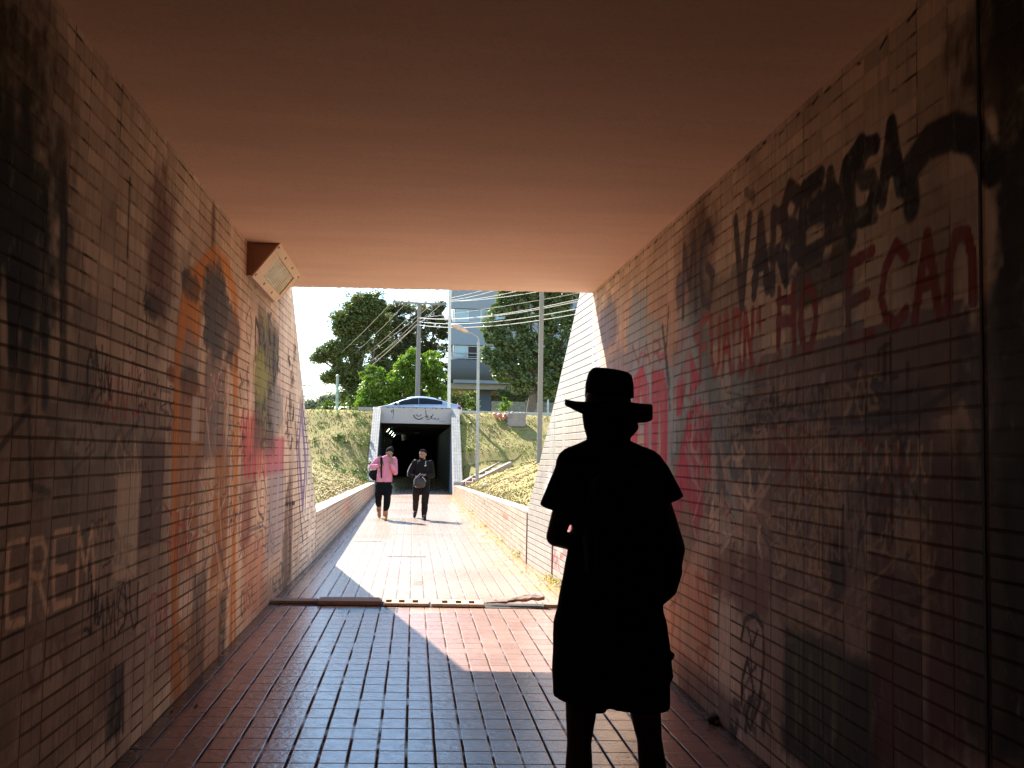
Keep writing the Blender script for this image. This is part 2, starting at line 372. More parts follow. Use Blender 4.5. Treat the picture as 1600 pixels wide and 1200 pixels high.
# pale worn letters and patches
L.rect((76, 640, 222, 860), (.34, .32, .29), .6, .3).rect((178, 740, 216, 905), (.72, .62, .48), .9, .2).ell((100, 650, 160, 720), (.52, .48, .44), .6, .6)
L.scribble((80, 640, 220, 880), 16, .03, [(.14, .13, .13), (.38, .35, .32), (.24, .2, .19)], .55, 9)
L.rect((218, 690, 254, 850), (.15, .10, .10), .75, .2).line([(232, 730), (236, 800), (228, 830)], .03, (.05, .04, .05), .7)
L.text('EREM', (6, 850, 985, 152, 815, 925), .035, (.95, .72, .52), 1, .2).text('ON', (40, 1000, 1090, 110, 960, 1040), .03, (.33, .2, .17), .6, .5)
L.line([(0, 700), (45, 640), (48, 760), (78, 770)], .03, (.07, .06, .06), .6).line([(130, 620), (150, 700), (110, 740)], .02, GRY, .6)
L.rect((168, 1090, 190, 1150), (.035, .05, .045), .8, .4).rect((172, 1045, 192, 1085), (.08, .09, .1), .7, .4).drips((160, 1040, 195, 1200), 6, (.03, .04, .035), .7, 5, .03)
L.scribble((30, 780, 250, 1000), 20, .012, [(.34, .22, .18), (.05, .04, .04), (.3, .25, .2)], .6, 21)
# orange figure
for seg in ([(276, 1070), (272, 900), (274, 700), (278, 560), (287, 480), (300, 440), (312, 430)], [(300, 470), (318, 420), (335, 402), (355, 420), (368, 470), (370, 700), (360, 1010)]):
    L.line(seg, .16, ORG, .8, .4)
L.ell((283, 450, 316, 560), ORG, .75, .4).ell((316, 408, 358, 570), (.085, .075, .08), .93, .3).ell((286, 520, 312, 600), (.3, .25, .23), .7, .4).ell((285, 425, 312, 470), (.06, .05, .05), .8, .4)
L.ell((283, 575, 312, 620), BK, .6).rect((278, 600, 312, 900), (.35, .15, .06), .6, .3).rect((318, 560, 352, 720), (.2, .16, .15), .7, .3).rect((334, 690, 356, 900), (.36, .14, .04), .75, .3)
L.ell((352, 480, 374, 560), (.12, .09, .09), .8).ell((354, 545, 372, 580), BK, .6).line([(365, 560), (367, 1000)], .09, (.6, .24, .05), .85, .4)
L.line([(322, 640), (330, 720), (312, 830), (322, 900), (334, 860), (326, 780), (345, 900)], .035, (.55, .46, .38), .75).line([(300, 720), (310, 800), (300, 860)], .03, CRM, .7)
L.line([(340, 770), (350, 880), (338, 950)], .04, (.65, .4, .2), .7).line([(305, 900), (308, 1000), (316, 1060)], .04, (.06, .06, .07), .8).line([(270, 900), (268, 1060)], .03, (.25, .2, .19), .8)
L.rect((270, 950, 350, 1070), (.36, .17, .06), .6, .3).rect((298, 900, 320, 1060), (.10, .09, .09), .6, .3).rect((322, 950, 340, 1030), (.4, .3, .26), .6, .3).rect((342, 930, 352, 1020), (.06, .08, .08), .7, .3)
L.scribble((272, 640, 362, 1040), 26, .025, [CRM, (.12, .1, .1), (.55, .25, .08), (.25, .2, .2)], .75, 31)
# red scribble, blue, olive and black tags towards the mouth
L.ell((376, 640, 412, 760), (.42, .14, .12), .6, .5)
for i, sx in enumerate((380, 388, 397, 405)): L.line([(sx-4, 670), (sx, 640+i*4), (sx+2, 740), (sx+5, 655), (sx+8, 745)], .05, (.6, .05, .07), .85)
L.line([(398, 740), (404, 800), (412, 812), (416, 770), (410, 730)], .03, BK, .8).rect((415, 682, 443, 742), (.5, .11, .15), .75, .25).rect((417, 735, 442, 870), (.27, .27, .32), .6, .4)
L.rect((400, 495, 432, 705), (.07, .065, .05), .85, .3).text('DAIN', (398, 500, 560, 436, 530, 585), .06, BK, .9).text('EBOM', (398, 600, 660, 436, 615, 668), .06, (.05, .05, .04), .9)
L.ell((396, 540, 418, 630), (.36, .36, .09), .75, .5).scribble((398, 490, 440, 700), 24, .035, [BK, (.09, .08, .07), (.3, .3, .08)], .85, 41)
L.scribble((376, 560, 398, 720), 12, .03, [BK, (.28, .12, .08)], .6, 42).line([(384, 500), (390, 480), (394, 510), (390, 545), (385, 520)], .03, GRY, .7)
L.text('CUSA', (376, 925, 965, 396, 905, 940), .03, BK, .85).line([(374, 870), (388, 830), (410, 822)], .03, GRY, .8).scribble((374, 800, 396, 900), 10, .02, [BK, (.35, .2, .13)], .7, 43)
L.rect((380, 840, 412, 960), (.50, .22, .14), .5, .5).line([(442, 470), (440, 930)], .02, (.05, .035, .03), .8).ell((441, 760, 454, 940), (.10, .07, .055), .8, .5)
L.drips((442, 700, 456, 925), 14, (.05, .035, .03), .8, 6, .04).scribble((420, 880, 446, 935), 10, .03, [(.06, .12, .11), GRY], .8, 44).line([(445, 788), (458, 786)], .05, BK, .9)
L.scribble((398, 400, 420, 460), 9, .05, [(.2, .07, .04)], .8, 45).scribble((449, 540, 462, 610), 7, .05, [BK], .8, 46).scribble((446, 620, 462, 700), 14, .06, [BK, (.1, .06, .06)], .85, 47)
L.line([(468, 640), (464, 700), (470, 790), (474, 720), (468, 640)], .16, (.24, .16, .26), .9).line([(467, 625), (461, 690), (465, 790), (470, 850)], .05, BK, .9)
L.line([(469, 625), (477, 700), (473, 800)], .05, BK, .8).scribble((447, 700, 480, 880), 10, .04, [(.1, .06, .06), (.42, .25, .2)], .6, 48)
LO = L.ops; L.ops = []
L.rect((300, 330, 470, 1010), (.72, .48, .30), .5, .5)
for i in range(34):  # fading washed colours low and high on the whole wall
    u = L.r.uniform(20, 440); v = L.r.uniform(120, 1000); L.ell((u, v, u+L.r.uniform(10, 45), v+L.r.uniform(60, 200)), L.r.choice([(.24, .16, .13), (.33, .24, .2), (.15, .12, .12), (.38, .25, .17)]), .35, .8)
LT = L.ops; L.ops = LT+LO; rt = random.Random(77)
for k in range(26):
    u = rt.uniform(110, 425); f_ = (u-110)/315; v_ = rt.uniform(560, 1000-f_*110); hh = lerp(70, 38, f_); ww = lerp(60, 16, f_)*rt.uniform(.7, 1.6); t_ = ''.join(rt.choice('ACEGHILMNORSUVTDJB') for _ in range(rt.randint(3, 5)))
    L.text(t_, (u, v_, v_+hh, u+ww, v_-4, v_+hh*.85), rt.choice((.010, .014, .02)), rt.choice([BK, BK, (.06, .05, .09), (.75, .6, .45), (.5, .07, .06), (.12, .2, .24)]), rt.uniform(.5, .9), jit=.38)
L.rect((378, 760, 392, 850), (.30, .12, .09), .7).ell((424, 600, 441, 680), (.30, .27, .24), .8, .4).rect((300, 620, 312, 690), (.55, .5, .45), .8)
# ------------------------------------------------------------------ paint on the right wall
R = Paint(1.772)
LB = (.40, .54, .60); PK = (.62, .065, .13); DR = (.26, .022, .018); VIO = (.055, .035, .055)
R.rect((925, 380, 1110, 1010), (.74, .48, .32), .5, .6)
for i in range(40):
    u = R.r.uniform(1040, 1600); v = R.r.uniform(60, 1150); R.ell((u, v, u+R.r.uniform(20, 90), v+R.r.uniform(60, 220)), R.r.choice([(.30, .22, .17), (.2, .14, .12), (.36, .26, .2), (.14, .12, .11)]), .35, .8)
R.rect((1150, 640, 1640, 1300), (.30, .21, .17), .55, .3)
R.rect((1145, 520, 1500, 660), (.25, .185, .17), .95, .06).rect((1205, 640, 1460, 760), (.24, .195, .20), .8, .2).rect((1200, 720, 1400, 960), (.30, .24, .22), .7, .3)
R.rect((1090, 430, 1160, 540), (.24, .17, .12), .6, .4).rect((1300, 320, 1330, 430), (.10, .07, .045), .8, .3).rect((1240, 400, 1330, 470), (.10, .07, .05), .8, .4)
R.ell((935, 470, 965, 545), (.26, .28, .34), .8, .5).ell((980, 455, 1012, 580), LB, .75, .5).ell((1005, 500, 1040, 600), LB, .5, .6).ell((940, 545, 990, 620), (.3, .3, .36), .6, .6)
R.line([(922, 500), (930, 560), (938, 610)], .12, (.32, .40, .55), .75, .6).line([(932, 500), (940, 590)], .1, (.6, .62, .66), .8, .6).line([(905, 590), (912, 640)], .15, (.3, .3, .3), .5)
# bubble letters
R.ell((985, 560, 1150, 700), LB, .8, .4).ell((1040, 640, 1170, 800), (.15, .19, .2), .7, .5)
for a in ([(990, 700), (995, 600), (1003, 575), (1012, 640), (1012, 760)], [(1020, 720), (1024, 590), (1036, 580), (1040, 700), (1030, 800)], [(1060, 620), (1070, 548), (1085, 545), (1088, 640), (1075, 700), (1058, 780), (1068, 820)], [(1090, 700), (1082, 640), (1100, 630), (1108, 720)]):
    R.line(a, .27, PK, .97, .12)
for a in ([(1016, 760), (1016, 600), (1005, 560), (990, 580)], [(1045, 740), (1046, 610), (1038, 568), (1022, 570)], [(1053, 700), (1056, 590), (1075, 530), (1095, 560), (1100, 640)], [(1115, 760), (1112, 640), (1095, 610), (1070, 640)], [(1082, 480), (1080, 540), (1110, 620), (1150, 800)]):
    R.line(a, .09, LB, .9, .4)
R.line([(1085, 470), (1100, 560), (1120, 640), (1140, 720)], .22, (.17, .22, .24), .75, .5).rect((1060, 480, 1080, 600), LB, .6, .3)
R.ell((1040, 760, 1095, 860), (.33, .06, .09), .8, .5).ell((1062, 720, 1098, 830), PK, .8, .4).line([(1085, 640), (1080, 700), (1092, 720)], .05, (.6, .6, .6), .7)
R.line([(1045, 480), (1040, 560), (1047, 640)], .03, BK, .8).line([(1035, 510), (1046, 600)], .05, (.04, .02, .03), .8).text('NAR', (985, 540, 575, 1035, 530, 565), .03, (.4, .1, .08), .7)
# violet tag with a smoke band above
R.ell((1066, 310, 1118, 480), (.11, .075, .075), .8, 1.1).text('MG', (1064, 385, 490, 1118, 350, 470), .07, VIO, .84, .2).ell((1056, 420, 1070, 480), (.16, .14, .22), .7)
# large black letters
R.text('VAR', (1146, 340, 480, 1232, 330, 440), .085, VIO, .84, .2).text('S', (1218, 300, 420, 1250, 295, 400), .10, VIO, .84, .2).text('EM', (1248, 290, 410, 1330, 250, 350), .09, (.02, .012, .018), .86, .2)
R.text('SA', (1335, 250, 350, 1412, 170, 290), .09, (.02, .013, .018), .86, .2).line([(1330, 370), (1326, 260), (1345, 230)], .12, BK, .9)
R.line([(1424, 320), (1420, 265), (1450, 222), (1490, 205), (1525, 215), (1548, 262)], .13, (.015, .012, .02), .88, .2).line([(1360, 310), (1368, 340), (1345, 350)], .05, BK, .8)
R.scribble((1150, 300, 1330, 440), 12, .06, [VIO, (.03, .02, .03)], .7, 51)
# dark red letters
R.text('FUARNI', (1092, 500, 590, 1196, 480, 572), .05, (.42, .045, .03), .9, .3).text('HO', (1212, 455, 555, 1280, 440, 545), .055, DR, .97, .15)
R.text('ECAn', (1318, 410, 535, 1528, 350, 470), .055, DR, .97, .15).line([(1216, 470), (1240, 468)], .05, DR, .9)
R.ell((1145, 520, 1156, 575), (.55, .5, .48), .75).ell((1176, 515, 1190, 570), (.5, .46, .44), .8).ell((1222, 530, 1236, 560), (.45, .42, .4), .7).ell((1283, 580, 1290, 602), (.6, .6, .6), .9)
R.rect((1332, 500, 1350, 530), (.3, .26, .26), .8).ell((1285, 450, 1350, 530), (.12, .15, .17), .5, .7)
# small black tags in the middle
R.text('AU', (1196, 605, 640, 1250, 605, 640), .02, BK, .85).text('NO', (1265, 610, 650, 1300, 600, 645), .02, BK, .85).text('CAO', (1160, 625, 670, 1222, 630, 668), .025, (.04, .03, .03), .85)
R.text('JTL', (1360, 560, 600, 1405, 520, 590), .02, BK, .8).ell((1335, 565, 1350, 580), BK, .8).line([(1230, 630), (1300, 660), (1420, 655), (1500, 600)], .03, (.06, .06, .09), .8)
R.ell((1340, 600, 1460, 660), (.10, .10, .13), .7, .6).scribble((1150, 600, 1420, 700), 16, .016, [BK, (.05, .04, .05)], .8, 52)
# cream ghost writing
R.scribble((1080, 690, 1200, 900), 22, .03, [(.85, .74, .6), (.65, .5, .4)], 1, 53)
for i, u in enumerate((1268, 1292, 1322, 1346, 1370, 1388, 1420, 1440)): R.line([(u, 690+(i % 3)*8), (u-2, 720), (u+6, 752), (u+14, 740), (u+15, 690)], .016, (.75, .55, .38), 1)
R.line([(1225, 810), (1240, 795), (1250, 820), (1240, 842), (1262, 845)], .025, (.42, .34, .3), .8).line([(1212, 990), (1210, 880), (1222, 866), (1232, 880)], .03, (.45, .35, .25), .75)
R.line([(1210, 960), (1222, 1020), (1230, 990)], .02, CRM, .7).scribble((1200, 700, 1460, 1000), 60, .018, [(.58, .42, .30), (.46, .38, .33), (.3, .24, .2), (.09, .08, .08), (.56, .44, .2)], .8, 54)
R.ell((1296, 840, 1322, 950), (.03, .03, .03), .8, .5).ell((1535, 775, 1600, 830), (.2, .16, .15), .6, .5).ell((1500, 480, 1640, 690), (.10, .115, .13), .7, .6).line([(1510, 600), (1550, 720), (1580, 600)], .08, (.14, .14, .15), .6)
# warm lower patch, olive, dark greens, red uprights
R.ell((1040, 860, 1110, 1080), (.66, .32, .18), .8, .5).ell((1060, 780, 1085, 880), (.22, .22, .13), .8, .5).line([(1050, 930), (1056, 870), (1066, 940), (1060, 1000)], .04, (.5, .42, .2), .8)
R.scribble((1045, 860, 1130, 1090), 24, .03, [(.6, .42, .3), (.5, .2, .13), (.3, .14, .1)], .7, 55).ell((1110, 860, 1210, 960), (.22, .1, .08), .6, .6)
R.rect((1225, 1010, 1380, 1230), (.035, .045, .04), .85, .2).rect((1060, 1060, 1160, 1160), (.09, .09, .09), .6, .5).drips((1235, 960, 1380, 1200), 16, (.19, .16, .06), .8, 7, .02)
R.rect((1362, 760, 1400, 1200), (.13, .045, .04), .7, .2).rect((1400, 900, 1440, 1200), (.10, .055, .05), .6, .3).rect((1450, 700, 1502, 1200), (.13, .05, .05), .55, .3).rect((1502, 700, 1640, 1200), (.05, .055, .05), .75, .3)
R.rect((1558, -400, 2200, 1300), (.03, .024, .02), .85, .1).ell((1480, -60, 1640, 160), (.05, .04, .03), .6, .6)  # wall beyond the joint painted near black to stand for its shade
rt = random.Random(78)
for k in range(36):
    u = rt.uniform(1050, 1380); f_ = (u-1050)/390; v_ = rt.uniform(560, 860); hh = lerp(45, 85, f_)*rt.uniform(.7, 1.3); ww = lerp(30, 110, f_)*rt.uniform(.7, 1.4); t_ = ''.join(rt.choice('ACEGHILMNORSUVTDJB') for _ in range(rt.randint(2, 5)))
    R.text(t_, (u, v_, v_+hh, u+ww, v_+6, v_+hh+6), rt.choice((.009, .012, .018)), rt.choice([BK, (.05, .04, .06), (.72, .56, .42), (.62, .46, .33), (.4, .05, .05), (.66, .5, .3)]), rt.uniform(.4, .8), jit=.38)
for k in range(30):
    y_ = 3.2+k*.235+R.r.uniform(-.08, .08); z_ = 3.15-R.r.uniform(0, .03); R.line([(y_, z_), (y_+R.r.uniform(.02, .07), z_-R.r.uniform(-.01, .03))], R.r.uniform(.008, .02), BK, .8, .4, px=False)
# looped black figure low on the wall
R.line([(1158, 1000), (1164, 968), (1180, 960), (1192, 980), (1194, 1030), (1186, 1100), (1172, 1140), (1166, 1120), (1178, 1080), (1168, 1030), (1160, 1060), (1158, 1100)], .03, BK, .9)
R.line([(1168, 980), (1176, 1010), (1184, 985)], .02, BK, .9).line([(1172, 1000), (1174, 1050), (1182, 1040)], .02, BK, .85).scribble((1140, 1060, 1200, 1150), 14, .035, [(.03, .035, .03), (.07, .07, .06)], .8, 56)
R.scribble((1040, 600, 1130, 800), 16, .03, [LB, (.1, .05, .06), (.5, .15, .2)], .5, 57).scribble((866, 815, 905, 900), 30, .05, [(.45, .05, .07), (.5, .4, .36), (.25, .1, .08)], .85, 58)
R.rect((862, 810, 930, 860), (.42, .09, .10), .7, .3)
WP = Paint(1.66)   # the right wing: mostly clean cream tile with a few black tags
for b, n, sd in (((850, 640, 900, 720), 16, 61), ((880, 520, 900, 620), 10, 62), ((838, 720, 870, 790), 10, 63)):
    WP.scribble(b, n, .03, [(.1, .1, .14), (.2, .2, .2), (.16, .15, .25)], .55, sd)
WP.line([(905, 470), (912, 490)], .03, GRY, .6).ell((850, 740, 862, 800), (.75, .73, .7), .8).ell((905, 500, 935, 640), (.42, .46, .55), .45, .8)
# ------------------------------------------------------------------ surface materials
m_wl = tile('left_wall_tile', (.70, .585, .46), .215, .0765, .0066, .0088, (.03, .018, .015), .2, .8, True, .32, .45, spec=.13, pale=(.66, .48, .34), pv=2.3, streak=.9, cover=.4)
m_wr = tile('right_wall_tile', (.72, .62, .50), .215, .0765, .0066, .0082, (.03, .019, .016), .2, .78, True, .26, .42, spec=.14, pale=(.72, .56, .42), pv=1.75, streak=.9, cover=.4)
m_wg = tile('wing_tile', (.38, .345, .295), .215, .0765, .003, .007, (.07, .035, .028), .10, .4, True, .06, .32, grimec=(.34, .27, .21))
m_low = tile('low_wall_tile', (.42, .32, .235), .30, .085, .004, .008, (.09, .045, .03), .16, .45, True, .06, .5, grimec=(.28, .19, .12))
m_cope = tile('coping_tile', (.50, .43, .34), .12, .24, .005, .005, (.3, .24, .18), .12, .6, False, .05, .35, grimec=(.36, .29, .2))
m_farwing = tile('far_wing_tile', (.40, .37, .31), .08, .22, .007, .009, (.2, .17, .15), .12, .5, False, .02, .3, grimec=(.3, .26, .22))
m_dark = tile('shaded_tile', (.10, .10, .105), .215, .0765, .004, .005, (.02, .02, .02), .2, .6, False, .2, .7, grimec=(.02, .02, .02))  # base darkened to stand for the shade inside the far underpass
m_floor = tile('floor_tile', (.36, .215, .175), .1432, .2115, .0115, .0078, (.035, .022, .018), .13, .22, True, .05, .35, skew=.05, bumps=.85, grimec=(.22, .12, .09), spec=.85, coarse=.5, lb=.3, cover=.1)
def concrete(name, col, rough=.85, stain=.4, tint=(.1, .08, .06), sc=3):
    b = NB(name); o = b.obj(); n = b.noise(o, sc, 8, .65, (1, 1, .6)); n2 = b.noise(o, 40, 4)
    c = b.mix(b.ma('MULTIPLY', b.ramp(n, .45, .75), stain), col, tint); c = b.mix(b.ma('MULTIPLY', b.ramp(n2, .4, .7), .15), c, tuple(x*.5 for x in col))
    b.bump(b.ma('ADD', n2, b.ma('MULTIPLY', n, .6)), .35, .006); return b.fin(c, rough)
b = NB('ceiling_plaster'); o = b.obj(); n1 = b.noise(o, 1.2, 9, .72, (.5, 2.2, 1)); n2 = b.noise(o, 55, 5, .8); n3 = b.noise(o, 3.2, 7, .75); n4 = b.noise(o, 17, 2, .4)
c = b.mix(b.ramp(n1, .35, .68), (.86, .64, .49), (.79, .58, .44)); c = b.mix(b.ma('MULTIPLY', b.ramp(n3, .6, .8), .2), c, (.52, .40, .33)); c = b.mix(b.ma('MULTIPLY', b.ramp(n2, .45, .75), .35), c, (.42, .30, .23))
b.bump(b.ma('ADD', b.ma('MULTIPLY', n2, .5), b.ma('MULTIPLY', n1, .6)), .5, .008); m_ceil = b.fin(c, .92, 0, .2)
m_conc = concrete('grey_concrete', (.36, .34, .31)); m_lint = concrete('pale_concrete', (.44, .41, .40), .85, .3, (.2, .18, .17)); m_kerb = concrete('kerb_concrete', (.55, .53, .5), .9, .2)
# ------------------------------------------------------------------ near underpass
UP = empty('pedestrian_underpass', (0, 10.3, 0), label='tiled pedestrian underpass with graffiti walls and a peach ceiling that frames the view', cat='underpass')
UP.matrix_world = Matrix.Identity(4)
def ys(a, b, s0, s1):
    out = [a]
    while out[-1] < b: out.append(out[-1]+lerp(s0, s1, (out[-1]-a)/(b-a)))
    out[-1] = b; return out
yl = list(np.arange(-8, 3.1, .4)) + ys(3.2, 10.46, .012, .03); yr = list(np.arange(-8, 2.7, .4)) + ys(2.8, 10.17, .012, .03)
vz = np.linspace(0, 1, 330)
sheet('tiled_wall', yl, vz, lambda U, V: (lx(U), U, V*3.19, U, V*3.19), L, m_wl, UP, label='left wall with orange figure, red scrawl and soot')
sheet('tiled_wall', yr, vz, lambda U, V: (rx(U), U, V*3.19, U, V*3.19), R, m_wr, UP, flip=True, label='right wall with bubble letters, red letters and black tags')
def wing(name, y0, y1, xf, tf, paint, mat, top_mat, parent, side, th=.3, n=140, vn=200, zb=0.0, **kw):
    """side -1 = on the left of the walk, +1 = on the right"""
    yy = np.linspace(y0, y1, n)
    o = sheet(name, yy, np.linspace(0, 1, vn), lambda U, V: (xf(U), U, zb+V*(tf(U)-zb), U, zb+V*(tf(U)-zb)), paint, mat, parent, flip=(side > 0), **kw)
    q = []; s = 0; k = yy[::max(1, n//24)]; k = np.append(k, y1) if k[-1] != y1 else k
    for a, b in zip(k[:-1], k[1:]):
        xa, xb = float(xf(a)), float(xf(b)); za, zb_ = float(tf(a)), float(tf(b)); oa, ob = xa+side*th, xb+side*th; ds = math.hypot(b-a, zb_-za)
        q.append(([(xa, a, za), (oa, a, za), (ob, b, zb_), (xb, b, zb_)], [(0, s), (th, s), (th, s+ds), (0, s+ds)]))
        q.append(([(oa, a, za), (oa, a, zb), (ob, b, zb), (ob, b, zb_)], [(a, za), (a, zb), (b, zb), (b, zb_)])); s += ds
    for yy_ in (y0, y1):
        x = float(xf(yy_)); z = float(tf(yy_)); q.append(([(x, yy_, zb), (x+side*th, yy_, zb), (x+side*th, yy_, z), (x, yy_, z)], [(0, 0), (th, 0), (th, z), (0, z)]))
    uvbox(q, 'coping', top_mat, o); return o
wing('wing_wall', 10.462, 14.5, lx, ltop, L, m_wl, m_wg, UP, -1, label='left wing wall with a purple drop shape', n=160, vn=260)
def chip(n, a): return [RNG.normal(0, a) for _ in range(n)]
wing('wing_wall', 10.172, 12.35, rx, rtop, R, m_wg, m_wg, UP, 1, label='sunlit right wing wall beside the mouth', n=110, vn=260)
wing('wing_wall', 12.3515, 14.25, lambda y: rx(y)-.0015, rtop, WP, m_wg, m_wg, UP, 1, label='cream right wing wall that tapers down to the low wall', n=110, vn=220)
# ceiling slab with a slightly chipped lower lip
xs = np.linspace(-1.40, 1.80, 160); lip = np.array(chip(160, .003)); lip2 = np.array(chip(160, .004))
v = []; f = []
rows = [(-8, 3.17, 0), (4, 3.17, 0), (9, 3.17, 0), (-.05, 3.17, 3), (0, 3.17, 1), (0.02, 3.20, 2), (0.02, 3.85, 2), (-8, 3.86, 0)]
for yy, zz, mode in rows:
    for i, x in enumerate(xs): v.append((x, (yy if mode == 0 else portal(x)+yy+(lip[i] if mode == 1 else 0)), zz+(lip2[i]*.6 if mode == 1 else 0)))
n = len(xs)
for r_ in range(len(rows)-1):
    for i in range(n-1): f.append((r_*n+i, r_*n+i+1, (r_+1)*n+i+1, (r_+1)*n+i))
mesh('ceiling_slab', v, f, m_ceil, UP)
uvbox([([(-1.5, -7.9, 0), (1.9, -7.9, 0), (1.9, -7.9, 3.2), (-1.5, -7.9, 3.2)], [(0, 0), (3.4, 0), (3.4, 3.2), (0, 3.2)])], 'blackout_cap', m_dark, UP)  # unseen cap added behind the camera to keep light out
# expansion joints: dark upright strips set into the walls
m_jm = plain('joint_mortar', (.13, .075, .05), .9)
for (yy, z1, w_) in ((12.352, .95, .014), (14.26, .70, .022)):
    xx = float(rx(yy)); MB().box((xx-.012, yy-w_, 0), (xx+.03, yy+w_, z1)).build('joint_strip', m_jm, UP)
MB().box((1.769, 3.03, 0), (1.80, 3.045, 3.16)).build('joint_strip', plain('dark_joint', (.02, .018, .016), .9), UP)
# ------------------------------------------------------------------ walkway
def floor_paint(X, Y):
    out = np.zeros(X.shape+(4,)); rng = np.random.default_rng(9)
    def vn(sx, sy):
        g = rng.random((256, 256)); a = (X*sx+40) % 254; b = (Y*sy+40) % 254; i = a.astype(int); j = b.astype(int); fa = a-i; fb = b-j
        fa = fa*fa*(3-2*fa); fb = fb*fb*(3-2*fb)
        return g[i, j]*(1-fa)*(1-fb)+g[i+1, j]*fa*(1-fb)+g[i, j+1]*(1-fa)*fb+g[i+1, j+1]*fa*fb
    n1 = vn(6, 4)*.6+vn(17, 12)*.4; n2 = vn(1.2, .7)
    def over(mask, col):
        al = np.clip(mask, 0, 1); c = np.array(col); na = out[..., 3]+al*(1-out[..., 3]); wg = np.where(na > 1e-6, al/np.maximum(na, 1e-6), 0)[..., None]
        out[..., :3] = out[..., :3]*(1-wg)+c*wg; out[..., 3] = na
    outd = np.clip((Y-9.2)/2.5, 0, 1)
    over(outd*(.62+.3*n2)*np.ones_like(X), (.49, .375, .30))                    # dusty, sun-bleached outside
    over(np.clip((n2-.55)*3, 0, 1)*.35, (.30, .17, .12))
    dr = rx(Y)-X; dl = X-lx(Y)
    over(np.clip(1.25-dr/(.12+.28*n1*np.clip((Y-9)/2, .2, 1)), 0, 1)*np.clip((Y-9.6)*2, 0, 1)*.9, (.40, .22, .085))   # earth washed along the right wall
    over(np.clip((.62-dr)/.3, 0, 1)*np.clip((n1-.52)*8, 0, 1)*np.clip((Y-10.5), 0, 1)*.8, (.46, .27, .10))
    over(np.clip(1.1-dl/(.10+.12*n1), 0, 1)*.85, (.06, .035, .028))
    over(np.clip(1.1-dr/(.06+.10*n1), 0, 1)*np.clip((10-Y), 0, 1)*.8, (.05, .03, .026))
    for (x0, x1, y0, y1, c) in ((.02, .165, 11.75, 12.35, (.30, .235, .15)), (-.36, .22, 14.95, 15.12, (.22, .13, .08)), (-.98, -.5, 17.4, 17.65, (.25, .16, .1)), (-.95, .1, 22.7, 23.9, (.36, .28, .2)),
                            (-.7, -.1, 9.75, 10.1, (.07, .05, .045)), (.0, .35, 9.78, 10.02, (.38, .27, .18)), (.5, 1.3, 22.6, 22.75, (.2, .12, .08)), (-1.3, 1.4, 19.1, 19.16, (.2, .12, .08)), (-1.3, 1.4, 27.1, 27.2, (.2, .12, .08))):
        m = np.minimum(np.minimum(X-x0, x1-X), np.minimum(Y-y0, y1-Y))+(n1-.5)*.03; over(np.clip(m/.012, 0, 1)*.92, c)
    return out
fy = list(np.arange(-8, 3.9, .5)) + ys(4.0, 37.6, .025, .09) + list(np.arange(38.5, 81, 2.0))
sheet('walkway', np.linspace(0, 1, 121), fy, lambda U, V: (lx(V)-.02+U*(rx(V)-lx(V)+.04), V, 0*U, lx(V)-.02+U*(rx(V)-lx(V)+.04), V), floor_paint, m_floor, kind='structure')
# ------------------------------------------------------------------ low walls beside the walk
LW = Paint(-1.36); RW = Paint(1.52)
LW.ell((532, 775, 545, 810), (.6, .16, .09), .45, .8).ell((568, 760, 580, 785), (.55, .16, .11), .4, .8).scribble((500, 790, 560, 840), 12, .05, [(.3, .14, .1), (.5, .3, .2), (.2, .1, .08)], .6, 71).line([(561, 765), (561, 792)], .04, (.1, .06, .05), .9).line([(521, 795), (524, 806)], .05, BK, .8).line([(526, 793), (527, 802)], .04, BK, .8)
RW.ell((716, 765, 728, 792), (.62, .3, .18), .6, .5).ell((780, 802, 788, 812), (.35, .1, .05), .9, .3).line([(780, 800), (780, 807)], .04, BK, .8).line([(741, 776), (741, 803)], .10, (.3, .2, .13), .9).line([(755, 784), (756, 789)], .06, BK, .8).line([(759, 783), (759, 820)], .05, (.3, .22, .16), .8).line([(785, 805), (786, 845)], .06, (.5, .3, .16), .7)
RW.drips((712, 765, 822, 880), 40, (.5, .33, .17), .5, 72, .06)
wl = wing('low_retaining_wall', 14.5, 37.3, lambda y: lx(y)+.004, lowl, LW, m_low, m_cope, None, -1, .25, 320, 22, label='low tiled wall in shade along the left side of the walk', cat='retaining wall')
wr = wing('low_retaining_wall', 14.27, 37.3, lambda y: rx(y)-.004, lowr, RW, m_low, m_cope, None, 1, .25, 320, 22, label='low sunlit tiled wall along the right side of the walk', cat='retaining wall')
for o in (wl, wr):
    for c in o.children: c.name = 'wall_coping'
# fallen leaves and weeds gathered along the walk
def scatter(name, n, mat, fn, size, lift, seed):
    r = random.Random(seed); V = []
    for i in range(n):
        x, y, z = fn(r); a = r.uniform(0, 6.28); s_ = size*r.uniform(.5, 1.4); d = Vector((math.cos(a), math.sin(a), r.uniform(-.2, .5)*lift)); e = Vector((-math.sin(a), math.cos(a), r.uniform(-.2, .5)*lift)); p = Vector((x, y, z))
        V += [p-d*s_, p+e*s_*.4, p+d*s_+Vector((0, 0, s_*lift)), p-e*s_*.4+Vector((0, 0, s_*.3))]
    link(name, fromnp(name, np.array([tuple(v) for v in V]), np.arange(len(V)).reshape(-1, 4)), mat, kind='stuff')
def litter_at(r):
    y = r.uniform(10.6, 33) if r.random() < .8 else r.uniform(3.5, 10.5); x = float(rx(y))-abs(r.gauss(0, .16))-.02 if r.random() < .75 else float(lx(y))+abs(r.gauss(0, .12))+.02
    return x, y, .008
scatter('leaf_litter', 420, leafmat('dry_leaf', (.20, .11, .05), (.34, .22, .10), (.12, .07, .04), .8, .1), litter_at, .022, .5, 5)
